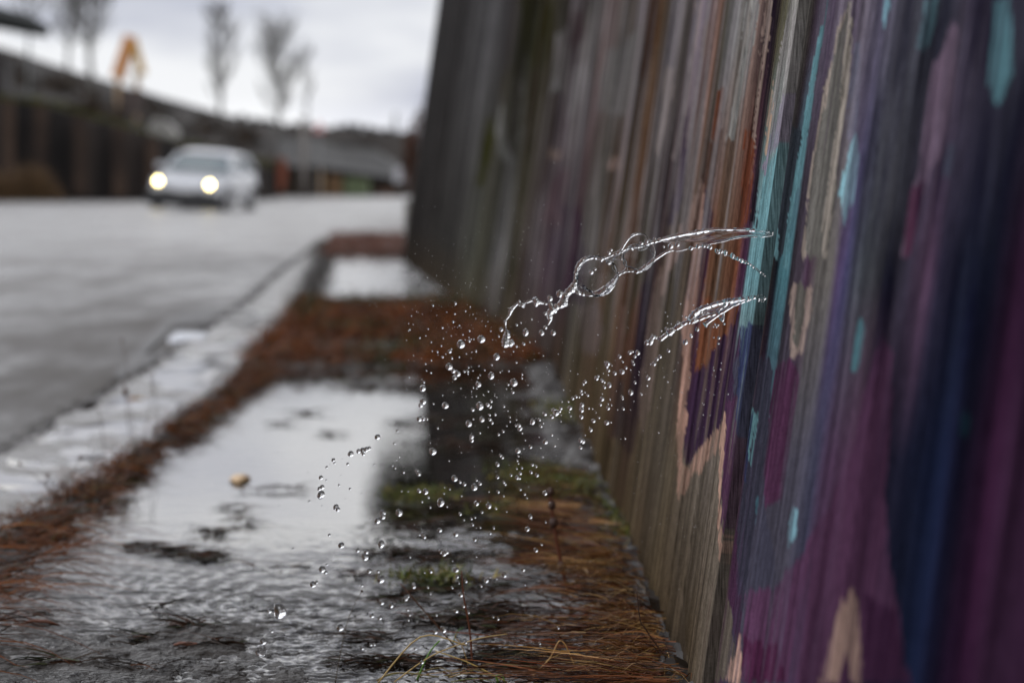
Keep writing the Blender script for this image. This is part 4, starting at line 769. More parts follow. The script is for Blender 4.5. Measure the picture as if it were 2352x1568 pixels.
# ------------------------------------------------------------------ small things on the pavement
def gpt(px, py, z=0.012):      # ground point seen at a picture position
    D = (H-z)*F/(py-HY); return Vector(((px-HX)/F*D, D, z))
def stalk(name, pts, r, label, cat, col, D=None, group=None, heads=None, dys=None):
    """thin bent stem standing on its first point; pts are picture positions"""
    g = gpt(*pts[0]); P = [g]
    for i, (x, y) in enumerate(pts[1:]):
        P.append(W(x, y, g.y+(dys[i] if dys else 0)))
    root = empty(name, g); tag(root, label, cat, group)
    Q, rr = spline([p-g for p in P], [r*(1-.5*i/len(P)) for i in range(len(P))], 5)
    MB().tube(Q, rr, 6).build('stem', mat(name+'_green', lin(col)*1.0, .45), root, smooth=True)
    if heads:
        ms2 = mat(name+'_seed', lin((60, 36, 24)), .6)
        for h in heads: MB().ball(W(h[0], h[1], g.y)-g, h[2], 8, 6, (1, 1, 1.3)).build('seed_head', ms2, root, smooth=True)
    return root
STRAW = (176, 146, 86)
stalk('straw', [(1545, 1700), (1600, 1710)][:1]+[(1500, 1600)], .001, 'x', 'x', STRAW) if False else None
SG = 'bent straws at the bottom centre'
stalk('straw', [(868, 1568), (965, 1462), (1060, 1478), (1070, 1482)], .0011, 'pale straw with a sharp bend, leftmost of the tall bent straws', 'straw', STRAW, group=SG)
stalk('straw', [(905, 1566), (990, 1506), (1090, 1468), (1165, 1455)], .0010, 'pale straw rising to the upper right towards the seed stem', 'straw', STRAW, group=SG)
stalk('straw', [(1165, 1566), (1075, 1520), (1000, 1494)], .0010, 'thin straw falling to the lower right behind the seed stem', 'straw', (190, 160, 92), group=SG)
stalk('straw', [(1078, 1535), (1060, 1480), (1045, 1462), (1050, 1455)], .0007, 'short upright straw in the middle of the bent straws', 'straw', (150, 120, 66), group=SG)
stalk('straw', [(1215, 1560), (1262, 1512), (1290, 1470), (1325, 1540)], .0011, 'tan straw folded over beside the straw mat', 'straw', (186, 142, 84), group=SG)
stalk('brown_stem', [(1085, 1525), (1078, 1440), (1065, 1370), (1060, 1310)], .0016, 'upright reddish brown stem at the bottom centre', 'stem', (96, 50, 26))
stalk('brown_stem', [(1050, 1490), (990, 1420), (920, 1340)], .0012, 'dark brown stem leaning up to the left over the shallow water', 'stem', (84, 52, 28))
stalk('brown_stem', [(1300, 1340), (1284, 1270), (1270, 1190), (1262, 1120)], .0035, 'thick rust brown dock stem standing near the wall foot', 'stem', (92, 46, 22), heads=[(1268, 1160, .006), (1272, 1200, .007), (1264, 1130, .006), (1290, 1300, .007)])
stalk('brown_stem', [(1530, 1562), (1545, 1530), (1515, 1490), (1480, 1440), (1470, 1420), (1462, 1350)], .0013, 'curved dark stem arching up along the wall foot', 'stem', (64, 40, 26))
stalk('seed_stem', [(770, 1568), (782, 1500), (800, 1420), (830, 1358)], .0006, 'hair thin stem with a tiny dark seed head over the ripples', 'stem', (70, 54, 34), heads=[(831, 1357, .0014)])
stalk('grass_blade', [(958, 1560), (985, 1500), (1010, 1470)], .0014, 'fresh green grass blade curving up at the bottom centre', 'grass', (92, 130, 40), group='green grass blades at the bottom centre')
stalk('grass_blade', [(1145, 1566), (1140, 1552), (1153, 1549), (1160, 1566)], .0014, 'tiny green grass loop at the bottom edge', 'grass', (100, 150, 44), group='green grass blades at the bottom centre')
stalk('grass_blade', [(1040, 1478), (1050, 1450), (1065, 1440)], .0012, 'small dark green blade behind the bent straws', 'grass', (60, 92, 30), group='green grass blades at the bottom centre')
for i in range(9):
    x0 = random.uniform(860, 1150); y0 = random.uniform(1530, 1566)
    stalk('straw', [(x0, y0), (x0+random.uniform(20, 80), y0-random.uniform(8, 20)), (x0+random.uniform(90, 170), y0-random.uniform(-6, 22))], random.uniform(.0006, .0011), 'straw lying flat in the tangle along the bottom edge', 'straw', random.choice([(150, 120, 64), (120, 100, 44), (130, 80, 44), (108, 112, 44)]), group='straws lying flat along the bottom edge')
# dry weeds standing in the grass strip
def weed(base, stems, label):
    g = gpt(*base, .015); root = empty('dry_weed', g); tag(root, label, 'weed', 'dry weeds in the grass strip')
    m = mat('dry_weed_stem', lin((84, 60, 44)), .6)
    for pts in stems:
        P = [W(x, y, g.y)-g for x, y in pts]; Q, rr = spline(P, [.0011*(1-.5*i/len(P)) for i in range(len(P))], 4)
        MB().tube(Q, rr, 5).build('stem', m, root, smooth=True)
    for pts in stems[:3]: MB().ball(W(pts[-1][0], pts[-1][1], g.y)-g, .003, 8, 5, (1, 1, 1.6)).build('seed_head', m, root, smooth=True)
    MB().ball(W(stems[0][1][0], stems[0][1][1], g.y)-g, .007, 10, 6, (1, 1, 1.4)).build('seed_head', m, root, smooth=True)
weed((285, 1030), [[(300, 1020), (288, 900), (292, 850), (280, 780)], [(310, 1020), (300, 940), (282, 880)], [(330, 1010), (345, 930), (352, 860)], [(350, 1000), (360, 930), (340, 850)], [(240, 1030), (230, 960), (222, 930)]], 'tall dry weed standing in the grass strip before the gutter')
weed((130, 1165), [[(130, 1160), (128, 1140), (90, 1100), (45, 1065)], [(130, 1150), (160, 1100), (185, 1050)], [(125, 1150), (105, 1110), (110, 1090)], [(135, 1150), (190, 1090), (250, 1080)]], 'low dry weed spreading its stems at the left end of the grass strip')
# the fallen leaf
g = gpt(551, 1104); lf_ = MB()
n_ = 15; V = []
for j, sc_ in enumerate((0.0, .5, 1.0)):
    for i in range(n_):
        a_ = 2*math.pi*i/n_; rr = 1+.08*math.sin(3*a_); V.append((g.x+.021*rr*sc_*math.cos(a_), g.y+.05*rr*sc_*math.sin(a_), .014+.011*(1-sc_**2)+.002*math.sin(5*a_)*sc_))
fs = []
for j in range(2):
    for i in range(n_): fs.append((j*n_+i, j*n_+(i+1) % n_, (j+1)*n_+(i+1) % n_, (j+1)*n_+i))
lf_.add(V, fs); L_ = lf_.build('leaf', noisy(mat('tan_leaf', rough=.5), lin((190, 150, 104)), lin((226, 200, 160)), scale=60), smooth=True)
so_ = L_.modifiers.new('thick', 'SOLIDIFY'); so_.thickness = .002; tag(L_, 'pale tan leaf floating alone on the bright puddle', 'leaf')
for (a, b), lab in (((90, 1435), 'brown leaf lying in the rippled water at the far left'), ((430, 1488), 'brown curled twig lying in the ripples at the front left')):
    g = gpt(a, b); mb = MB(); mb.tube([g+Vector((-.03, 0, 0)), g+Vector((-.01, .004, .006)), g+Vector((.012, -.003, .006)), g+Vector((.03, .0, 0))], [.001, .003, .003, .001], 6)
    tag(mb.build('twig', mat('twig_brown', lin((100, 56, 34)), .5), smooth=True), lab, 'twig')
# puddle and drain edge on the road beside the gutter
def patch(name, pts, z, m, label, kind='structure'):
    V = [gpt(x, y, z) for x, y in pts]; mb = MB(); mb.add(V, [tuple(range(len(V)))]); o = mb.build(name, m); o['kind'] = kind; o['label'] = label; return o
patch('road_mud', [(440, 712), (520, 706), (590, 716), (600, 744), (540, 772), (520, 752), (470, 742), (395, 748), (372, 776), (330, 812), (380, 812), (430, 812), (320, 846), (276, 872), (262, 858), (310, 806), (360, 752), (390, 726)], .012, noisy(mat('dark_mud', rough=.5, spec=.3), (.012, .011, .010), (.07, .064, .058), scale=16), 'dark mud washed into the road beside the gutter')
m_wet = surface_water('road_puddle_water', bump=.05, scale=10)
patch('road_puddle', [(405, 762), (470, 764), (486, 773), (470, 780), (420, 783), (392, 790), (385, 780)], .019, m_wet, 'small puddle in the road beside the gutter')
gw = sheet('gutter_water', np.linspace(0, 1, 8), np.linspace(3.0, 12, 200), lambda D, u: kerb_x(D)+.05+(strip_x(D)-.04-kerb_x(D)-.05)*u, lambda X, D: .0105+.0045*noise2(X, D, .2, .35, 91), m_wet)
tag(gw, 'thin water standing in the gutter')

# ------------------------------------------------------------------ car
PAINT = mat('white_paint', (.36, .37, .39), .3, .5); PAINT.node_tree.nodes['Principled BSDF'].inputs['Coat Weight'].default_value = .6
GLASS = mat('car_glass', (.10, .13, .14), .05, .8); BLACK = mat('black_plastic', (.012, .012, .013), .55); TYRE = mat('tyre_rubber', (.018, .018, .018), .8)
RIM = mat('rim_metal', (.35, .35, .36), .35, Metallic=.8)
LAMP = mat('lit_headlight', (.9, .85, .7), .3); bl = bsdf(LAMP); bl.inputs['Emission Color'].default_value = (1, .82, .34, 1); bl.inputs['Emission Strength'].default_value = 20
def build_car():
    c = W(455, 475, 49.0); root = empty('car', (W(451, 475, 52).x, 53.5, .0), (0, 0, 0)); root.scale = (.93, .93, .93)
    tag(root, 'small silver white car with both headlights lit, driving towards the viewer', 'car')
    # loft: stations from nose (y=-2.05) to tail (y=+2.05): half width bottom, half width belt, z bottom, z belt
    S = [(-2.08, .60, .62, .34, .52), (-2.02, .76, .74, .26, .66), (-1.80, .84, .80, .20, .76), (-1.2, .87, .83, .18, .86), (-.75, .88, .84, .18, .93), (0, .88, .85, .18, .97), (.9, .88, .85, .18, .99), (1.6, .86, .82, .2, 1.0), (1.98, .80, .76, .28, .98), (2.06, .70, .68, .4, .86)]
    prof = []
    for y, wb, wt, zb, zt in S:
        pr = [(-wb*.92, zb), (-wb, zb+.14), (-wb*1.015, zb+(zt-zb)*.55), (-wt, zt-.06), (-wt*.9, zt), (0, zt+.035), (wt*.9, zt), (wt, zt-.06), (wb*1.015, zb+(zt-zb)*.55), (wb, zb+.14), (wb*.92, zb)]
        prof.append([(x, y, z) for x, z in pr])
    mb = MB(); n = len(prof[0]); V = [p for q in prof for p in q]
    fs = [(i*n+k, i*n+(k+1) % n, (i+1)*n+(k+1) % n, (i+1)*n+k) for i in range(len(S)-1) for k in range(n)]
    fs += [tuple(range(n))[::-1], tuple((len(S)-1)*n+k for k in range(n))]
    mb.add(V, fs); body = mb.build('body', PAINT, root, smooth=True); sb = body.modifiers.new('round', 'SUBSURF'); sb.levels = sb.render_levels = 2
    # cabin: roof and glasshouse
    def cabin(name, st, m, up=0):
        mb = MB(); V = []; 
        for y, w0, z0, w1, z1 in st: V += [(-w0, y, z0), (-w1, y, z1), (-w1*.6, y, z1+.03), (w1*.6, y, z1+.03), (w1, y, z1), (w0, y, z0)]
        n = 6; fs = [(i*n+k, i*n+(k+1) % n, (i+1)*n+(k+1) % n, (i+1)*n+k) for i in range(len(st)-1) for k in range(n)]
        fs += [tuple(range(n))[::-1], tuple((len(st)-1)*n+k for k in range(n))]
        mb.add(V, fs); return mb.build(name, m, root, smooth=False, bevel=.03)
    cabin('cabin_glass', [(-.86, .76, .93, .72, .96), (-.22, .77, .95, .60, 1.30), (.2, .77, .96, .61, 1.38), (1.2, .77, .97, .59, 1.36), (1.78, .72, .98, .56, 1.08)], GLASS)
    cabin('roof', [(-.36, .625, 1.29, .57, 1.34), (.2, .64, 1.35, .585, 1.42), (1.15, .63, 1.33, .57, 1.40), (1.42, .60, 1.26, .54, 1.30)], PAINT)
    for sx in (-1, 1):
        MB().tube([(sx*.79, -.92, .92), (sx*.70, -.50, 1.17), (sx*.62, -.28, 1.33)], .042, 8).build('pillar', PAINT, root, smooth=True)
        MB().tube([(sx*.79, .55, .95), (sx*.66, .52, 1.33)], .035, 8).build('pillar', BLACK, root, smooth=True)
        MB().tube([(sx*.78, 1.72, 1.0), (sx*.62, 1.28, 1.33)], .07, 8).build('pillar', PAINT, root, smooth=True)
        mb = MB(); mb.ball((sx*.98, -.62, 1.0), .12, 12, 8, (1.0, .55, .7)); mb.build('wing_mirror', PAINT, root, smooth=True)
        h = MB(); h.ball((sx*.60, -2.0, .66), .17, 16, 10, (1.05, .35, .62)); hl = h.build('headlight', mat('lamp_housing', (.5, .5, .52), .2), root, smooth=True)
        q = MB(); q.ball((sx*.61, -2.045, .66), .066, 14, 8, (1, .45, 1)); q.build('lamp', LAMP, hl, smooth=True)
        for y in (-1.28, 1.28):
            wv = MB(); P = []; Nn = 24
            wv.tube([(sx*.70, y, .30), (sx*.72, y, .30), (sx*.86, y, .30), (sx*.885, y, .30)], [.28, .315, .315, .285], Nn); wh = wv.build('wheel', TYRE, root, smooth=True)
            rv = MB(); rv.tube([(sx*.86, y, .30), (sx*.892, y, .30)], [.20, .17], 20)
            for a in range(5):
                an = a*2*math.pi/5; rv.box((sx*.896, y+.09*math.cos(an), .30+.09*math.sin(an)), (.012, .05, .05))
            rv.build('rim', RIM, wh)
            av = MB(); av.tube([(sx*.80, y-.36, .32), (sx*.875, y-.26, .56), (sx*.885, y, .66), (sx*.875, y+.26, .56), (sx*.80, y+.36, .32)], .03, 8); av.build('wheel_arch', BLACK, root, smooth=True)
    MB().box((0, -2.06, .40), (1.05, .08, .17)).build('grille', BLACK, root, bevel=.02)
    MB().box((0, -2.08, .29), (1.70, .22, .34)).build('bumper_lip', BLACK, root, bevel=.03)
    MB().box((0, -1.0, .20), (1.5, 1.9, .08)).build('underbody', BLACK, root)
    MB().box((0, -2.115, .46), (.50, .02, .11)).build('number_plate', mat('plate_white', (.6, .6, .6), .5), root, bevel=.004)
    MB().box((0, -.9, .955), (1.2, .06, .03)).build('wiper', BLACK, root)
    for sx in (-1, 1):
        MB().box((sx*.868, .15, .72), (.02, .16, .03)).build('door_handle', PAINT, root)
    root.rotation_euler = (0, R(4.2), R(-8))
    return root
car = build_car()

# ------------------------------------------------------------------ far side of the road
def pm(name, pts, m, thick=.3, label=None, parent=None):
    """upright slab: outline given as (px, py, D), extruded away from the street"""
    n = len(pts); A_ = [W(*p) for p in pts]; B_ = [a+Vector((0, thick, 0)) for a in A_]
    mb = MB(); mb.add(A_+B_, [tuple(range(n)), tuple(range(2*n-1, n-1, -1))]+[(i, i+n, (i+1) % n+n, (i+1) % n) for i in range(n)])
    me = mb.mesh(name); bm = bmesh.new(); bm.from_mesh(me); bmesh.ops.recalc_face_normals(bm, faces=bm.faces); bm.to_mesh(me); bm.free()
    return link(name, me, m, parent)
m_ret = noisy(mat('stained_retaining_wall', rough=.7, spec=.12), (.011, .010, .010), (.034, .027, .024), scale=.9, stretch=(1.6, 1, .12), lo=.4, hi=.62)
rwall = pm('retaining_wall', [(-160, 452, 80), (350, 455, 82), (620, 460, 86), (620, 385, 86), (460, 346, 84), (340, 312, 82), (100, 242, 81), (-160, 208, 80)], m_ret, .6)
tag(rwall, 'dark stained retaining wall across the road, dropping in height behind the car', 'wall')
for x, y0, y1, D in ((20, 232, 452, 80), (95, 241, 452, 80.6), (185, 266, 453, 81), (275, 292, 454, 81.4), (350, 315, 455, 81.8), (430, 338, 456, 82.6)):
    a = W(x, y0, D-.16); b_ = W(x, y1, D-.16); MB().box(((a+b_)/2), (.38, .26, a.z-b_.z)).build('pilaster', noisy(mat('brown_pilaster', rough=.7, spec=.12), (.024, .017, .014), (.055, .036, .026), scale=.6), rwall)
# bank behind it
rid = [(-220, 78), (0, 108), (160, 160), (340, 214), (470, 250), (600, 284), (760, 296), (950, 306)]; bot = [(-220, 208, 81), (0, 226, 81), (100, 240, 82), (340, 310, 83), (460, 344, 85), (620, 384, 88), (660, 420, 116), (760, 445, 120), (950, 466, 124)]
rows = 12; xs = np.linspace(-220, 950, 60); V = []
for x in xs:
    yr = np.interp(x, [p[0] for p in rid], [p[1] for p in rid]); yb = np.interp(x, [p[0] for p in bot], [p[1] for p in bot]); Db = np.interp(x, [p[0] for p in bot], [p[2] for p in bot])+.3
    for k in range(rows):
        q = k/(rows-1); D = Db+(134-Db)*q; y = yb+(yr-yb)*q+3*mnoise.noise(Vector((x*.03, q*4, 0)))
        V.append(tuple(W(x, y, D)))
    V.append((V[-1][0], 150, -1))
m_bank = noisy(mat('winter_bank', rough=.85, spec=.1), (.010, .009, .008), (.034, .029, .025), scale=.35, stretch=(1, 1, .5))
emb = link('embankment', mesh_np('embankment', np.array(V), grid_faces(60, rows+1)), m_bank); emb['kind'] = 'structure'
emb['label'] = 'grey brown embankment rising behind the retaining wall'
# moss along the wall top, dry reeds at its foot
def leafcloud(c, rad, n, size, cols, pr, var=.3, seed=0):
    """small leaf faces filling an ellipsoid unevenly"""
    P = RNG.normal(0, .48, (n, 3)); P = P[(P**2).sum(1) < 1.2]; n = len(P)
    lump = noise2(P[:, 0]+seed, P[:, 2], .35, .35, seed); P = P[lump > -.35]; n = len(P)
    P = P*np.array(rad)+np.array(c)
    a = RNG.normal(0, 1, (n, 3)); a /= np.linalg.norm(a, axis=1)[:, None]; b = np.cross(a, RNG.normal(0, 1, (n, 3))); b /= np.linalg.norm(b, axis=1)[:, None]
    s_ = size*RNG.uniform(.6, 1.4, (n, 1))
    V = np.stack([P-a*s_, P+b*s_*.5, P+a*s_, P-b*s_*.5], 1).reshape(-1, 3); Q = np.arange(n*4).reshape(n, 4)
    C = np.repeat(pick(n, cols, pr, var), 4, axis=0); return V, Q, C
M_LEAF = tinted('foliage', rough=.7, spec=.15)
parts = []
for x in range(-60, 620, 16):
    y = np.interp(x, [-160, 100, 340, 460, 620], [208, 242, 312, 346, 385]); D = np.interp(x, [-160, 620], [80, 86]); c = W(x, y-3+random.uniform(-4, 4), D+.3)
    big = 1.5 if (270 < x < 340 or 60 < x < 160 or 420 < x < 500) else 1
    parts.append(leafcloud(tuple(c), (.35, .3, .16*big), 260, .05, [(92, 96, 34), (110, 104, 44), (60, 60, 30)], [.4, .3, .3], seed=x))
V, Q, C = join(parts); o = link('moss_edge', mesh_np('moss_edge', V, Q, col=C, smooth=False), M_LEAF); tag(o, 'olive moss and ivy trailing along the top of the retaining wall', None, None, 'stuff')
scr = []
for _ in range(46):
    x = random.uniform(-60, 900); q = random.uniform(.05, .8); yr = np.interp(x, [p[0] for p in rid], [p[1] for p in rid]); yb = np.interp(x, [p[0] for p in bot], [p[1] for p in bot]); Db = np.interp(x, [p[0] for p in bot], [p[2] for p in bot])+.3
    scr.append(leafcloud(tuple(W(x, yb+(yr-yb)*q-4, Db+(134-Db)*q-.4)), (random.uniform(.4, 1.3), .4, random.uniform(.25, .7)), 260, .10, [(60, 46, 32), (44, 42, 34), (86, 62, 40), (90, 88, 84)], [.35, .3, .2, .15], seed=_))
V, Q, C = join(scr); o = link('scrub', mesh_np('scrub', V, Q, col=C, smooth=False), M_LEAF); tag(o, 'brown winter scrub scattered over the embankment', None, None, 'stuff')
n = 4200; px_ = RNG.uniform(-80, 150, n); D = 79-RNG.uniform(0, 1.2, n); x = (px_-HX)/F*D
c = pick(n, [(128, 104, 80), (96, 76, 58), (110, 84, 50)], [.4, .3, .3]); hgt = np.interp(px_, [-80, 20, 60, 110, 150], [1.5, 1.0, 1.5, 1.2, .2])*RNG.uniform(.2, 1, n)
p_ = blades(np.stack([x, D, bank(x, D)+.0*x], -1), RNG.uniform(-math.pi, math.pi, n), hgt, RNG.uniform(.015, .035, n), RNG.uniform(1.25, 1.55, n), RNG.uniform(0, .5, n), c)
stuff('dry_reeds', [p_], 'tan dry reeds at the foot of the retaining wall')
# trees without leaves
m_bark = noisy(mat('grey_bark', rough=.8), (.07, .066, .06), (.13, .125, .115), scale=6)
def bare_tree(px_, pyb, pyt, wpx, D, label, crown0=.35, dense=1.0, trunk=.10, seed=0):
    rs = random.Random(seed); base = W(px_, pyb, D); Ht = (pyb-pyt)/F*D; Wd = wpx/F*D; root = empty('bare_tree', base); tag(root, label, 'tree', 'leafless street trees')
    tb = MB(); top = Vector((rs.uniform(-.1, .1), 0, Ht*.97)); 
    pts = [Vector((0, 0, -.6)), Vector((0, 0, 0)), Vector((.03*Ht*rs.uniform(-1, 1), 0, Ht*.35)), Vector((.03*Ht*rs.uniform(-1, 1), 0, Ht*.7)), top]
    P, r_ = spline(pts, [trunk*1.2, trunk, trunk*.75, trunk*.4, .015], 5); tb.tube(P, r_, 7); tb.build('trunk', m_bark, root, smooth=True)
    cb = MB()
    for i in range(int(46*dense)):
        q = crown0+(1-crown0)*(i/46.0/dense)**.9*.95; f = q*(len(P)-6)+5 if False else q*(len(P)-1); k = min(int(f), len(P)-2); o = P[k].lerp(P[k+1], f-k)
        a = rs.uniform(0, 6.283); qq = (q-crown0)/(1-crown0); wid = Wd*.5*math.sin(math.pi*min(1, .18+qq*.75))**.8
        L_ = wid*rs.uniform(.8, 1.15); up = L_*rs.uniform(.9, 1.7)
        e_ = o+Vector((math.cos(a)*L_, math.sin(a)*L_, up)); m_ = o.lerp(e_, .5)+Vector((math.cos(a)*L_*.12, math.sin(a)*L_*.12, -up*.08))
        cb.tube([o, m_, e_], [.034, .022, .007], 4)
        for j in range(9):
            s0 = o.lerp(e_, rs.uniform(.25, .95)); l2 = L_*rs.uniform(.25, .5); a2 = a+rs.uniform(-1.3, 1.3)
            e2 = s0+Vector((math.cos(a2)*l2*.6, math.sin(a2)*l2*.6, l2*rs.uniform(.5, 1.3))); cb.tube([s0, e2], [.014, .006], 3)
            for jj in range(2):
                s3 = s0.lerp(e2, rs.uniform(.3, 1)); a3 = a2+rs.uniform(-1, 1); e3 = s3+Vector((math.cos(a3)*l2*.3, math.sin(a3)*l2*.3, l2*.45)); cb.tube([s3, e3], [.011, .005], 3)
    cb.build('crown', m_bark, root)
bare_tree(505, 262, 10, 92, 112, 'leafless upright tree behind the embankment, left of the pair in the middle of the sky', .30, 1.1, .10, 1)
bare_tree(636, 292, 64, 118, 112, 'leafless spreading tree behind the embankment, right of the pair in the middle of the sky', .32, 1.15, .09, 2)
bare_tree(706, 300, 105, 50, 118, 'thin pale leafless tree, rightmost of all the trees', .4, .4, .04, 3)
bare_tree(211, 196, -60, 130, 112, 'tall leafless tree with a dark straight trunk beside the orange frame', .45, 1.2, .15, 4)
bare_tree(154, 178, -50, 110, 116, 'tall leafless tree with a pale trunk, second from the left', .45, 1.0, .10, 5)
bare_tree(62, 150, -70, 120, 118, 'leafless tree behind the dark canopy at the upper left', .5, .7, .06, 6)
# orange frame with a pointed head on two legs
fr_ = empty('orange_frame', W(300, 290, 96)); tag(fr_, 'orange gable shaped head on two thin tan legs above the far wall', 'frame')
m_or = mat('orange_boards', (.50, .22, .07), .6); m_leg = noisy(mat('tan_post', rough=.7), (.25, .16, .08), (.36, .24, .13), scale=3)
def bar(mb, a, b_, r_): mb.tube([W(*a)-fr_.location, W(*b_)-fr_.location], r_, 4)
mb = MB(); bar(mb, (270, 180, 96), (301, 84, 96), .30); mb.build('roof_board', m_or, fr_)
m_or2 = mat('ochre_boards', (.42, .24, .03), .5)
mb = MB(); bar(mb, (303, 86, 96), (328, 172, 96), .20); mb.build('roof_board', m_or2, fr_)
for a in ((273, 320), (315, 330)):
    mb = MB(); bar(mb, (a[0], 165, 96), (a[0]-3, a[1], 96), .13); mb.build('leg', m_leg, fr_)
mb = MB(); a = W(302, 235, 96)-fr_.location; mb.box(a, (.9, .3, 1.0)); mb.build('side_board', mat('brown_board', (.05, .035, .03), .7), fr_)
# dark canopy on a thin post at the upper left, dark hut below it
cn_ = empty('canopy', W(62, 230, 90)); tag(cn_, 'black sloping canopy edge on a thin post at the upper left corner', 'canopy')
mb = MB(); P = [W(-120, 22, 90)-cn_.location, W(0, 42, 90)-cn_.location, W(60, 56, 90)-cn_.location, W(112, 74, 90)-cn_.location]; mb.tube(P, [.42, .42, .38, .22], 6); mb.build('roof', mat('black_metal', (.006, .008, .007), .6), cn_)
mb = MB(); mb.tube([W(66, 60, 90)-cn_.location, W(66, 240, 90)-cn_.location], .05, 6); mb.build('post', mat('grey_metal', (.12, .13, .13), .5), cn_)
hut = empty('hut', W(-20, 240, 86)); tag(hut, 'dark hut at the left edge standing on the retaining wall', 'hut'); m_h = mat('dark_boards', (.018, .014, .013), .7)
a = W(-30, 205, 86)-hut.location; MB().box(a, (1.5, 1.4, 1.9)).build('wall', m_h, hut); a = W(-32, 112, 86)-hut.location
mb = MB(); mb.add([(a.x-.9, a.y-.9, a.z-.1), (a.x+.85, a.y-.9, a.z-.5), (a.x+.85, a.y+.9, a.z-.5), (a.x-.9, a.y+.9, a.z-.1), (a.x-.9, a.y-.9, a.z+.15), (a.x+.85, a.y-.9, a.z-.3), (a.x+.85, a.y+.9, a.z-.3), (a.x-.9, a.y+.9, a.z+.15)], [(3, 2, 1, 0), (4, 5, 6, 7), (0, 1, 5, 4), (1, 2, 6, 5), (2, 3, 7, 6), (3, 0, 4, 7)]); mb.build('roof', m_h, hut)
# pale fence panels on the bank
fen = empty('slat_fence', W(150, 320, 88)); tag(fen, 'pale weathered fence on the bank above the retaining wall', 'fence')
m_f = noisy(mat('pale_fence', rough=.8), (.12, .115, .11), (.22, .215, .205), scale=1, stretch=(4, 1, .2))
for x, yt, yb in ((82, 225, 300), (150, 252, 318), (220, 280, 330), (385, 300, 316)):
    a = W(x, (yt+yb)/2, 87.5)-fen.location; 
    for k in (-.3, -.1, .1, .3): MB().box((a.x+k, a.y, a.z), (.13, .05, (yb-yt)/F*87.5)).build('slat', m_f, fen)
for x in (50, 116, 186, 256): 
    a = W(x, 280, 87.6)-fen.location; MB().box(a, (.1, .1, 1.6)).build('post', m_dark, fen)
mb = MB(); mb.tube([W(40, 262, 87.6)-fen.location, W(270, 316, 87.6)-fen.location], .04, 5); mb.build('rail', m_dark, fen)
wb = pm('white_tarp_stack', [(338, 300, 84), (352, 272, 84), (380, 276, 84), (408, 302, 84.5), (404, 326, 84.5), (342, 312, 84)], noisy(mat('white_tarp', rough=.5), (.20, .195, .18), (.34, .33, .31), scale=2), .8); tag(wb, 'stack under a whitish sheet standing on the retaining wall behind the car', 'stack')
bv = wb.modifiers.new('bevel', 'BEVEL'); bv.width = .08; bv.segments = 2
# ---- low buildings right of the car
m_gw = noisy(mat('grey_sheet_roof', rough=.6, spec=.15), (.045, .045, .044), (.075, .073, .07), scale=1.5, stretch=(4, 1, 1)); m_bw = noisy(mat('brown_barn_boards', rough=.8, spec=.1), (.02, .017, .014), (.05, .038, .028), scale=1.5, stretch=(3, 1, .3))
barn = empty('barn', W(800, 465, 104)); tag(barn, 'long low barn with grey roof and dark front at the end of the road', 'barn')
def slab(name, pts, m, th, root):
    o = pm(name, pts, m, th); o.data.transform(Matrix.Translation(-Vector(root.location))); o.parent = root; return o
slab('wall', [(655, 466, 104), (655, 372, 104), (930, 408, 104), (930, 468, 104)], m_bw, 5, barn)
slab('roof', [(640, 384, 103.6), (640, 322, 106), (720, 318, 106), (850, 334, 106), (930, 380, 106), (935, 414, 103.6), (720, 382, 103.6)], m_gw, .25, barn)
slab('door', [(754, 464, 103.8), (754, 400, 103.8), (785, 404, 103.8), (785, 464, 103.8)], mat('brown_door', (.12, .065, .025), .7), .1, barn)
slab('door', [(868, 464, 103.8), (868, 432, 103.8), (915, 436, 103.8), (915, 464, 103.8)], mat('rust_door', (.07, .035, .02), .7), .1, barn)
slab('post', [(735, 464, 103.7), (735, 388, 103.7), (741, 388, 103.7), (741, 464, 103.7)], m_leg, .12, barn)
gc = pm('green_container', [(791, 465, 101), (791, 407, 101), (846, 412, 101), (846, 466, 101)], noisy(mat('green_container_paint', rough=.6), (.05, .075, .03), (.09, .11, .05), scale=3, stretch=(6, 1, 1)), 1.6); tag(gc, 'dull green container in front of the barn', 'container')
hs = empty('house', W(860, 392, 112)); tag(hs, 'small house with an orange tiled roof above the barn', 'house')
slab('wall', [(838, 420, 114), (838, 378, 114), (905, 386, 114), (905, 420, 114)], mat('pink_render', (.26, .17, .15), .8), 4, hs); slab('roof', [(828, 384, 113.8), (842, 350, 116), (878, 356, 116), (915, 392, 113.8)], noisy(mat('orange_tiles', rough=.7), (.16, .06, .03), (.24, .09, .045), scale=3), .5, hs)
slab('chimney', [(850, 356, 115), (850, 342, 115), (856, 342, 115), (856, 356, 115)], m_bw, .4, hs)
cab = pm('grey_cabinet', [(905, 420, 96), (905, 388, 96), (916, 384, 96), (934, 386, 96), (936, 420, 96)], mat('cabinet_grey', (.36, .36, .38), .5), 1.0); tag(cab, 'pale grey vehicle shaped box at the wall end in the distance', 'box')
up_ = empty('utility_pole', W(696, 466, 98)); tag(up_, 'grey utility pole between the car and the barn', 'pole')
mb = MB(); mb.tube([W(696, 466, 98)-up_.location, W(697, 380, 98)-up_.location, W(698, 270, 98)-up_.location], [.17, .15, .12], 8); mb.build('pole', noisy(mat('weathered_pole', rough=.8), (.12, .11, .10), (.2, .18, .17), scale=4), up_, smooth=True)
mb = MB(); mb.box(W(698, 300, 98)-up_.location, (1.1, .12, .12)); mb.build('crossarm', m_bw, up_)
rs_ = empty('road_sign', W(733, 466, 97)); tag(rs_, 'small red and white warning sign on a post beyond the utility pole', 'sign')
mb = MB(); mb.tube([W(733, 466, 97)-rs_.location, W(733, 280, 97)-rs_.location], .035, 6); mb.build('post', mat('sign_post', (.2, .2, .2), .5), rs_)
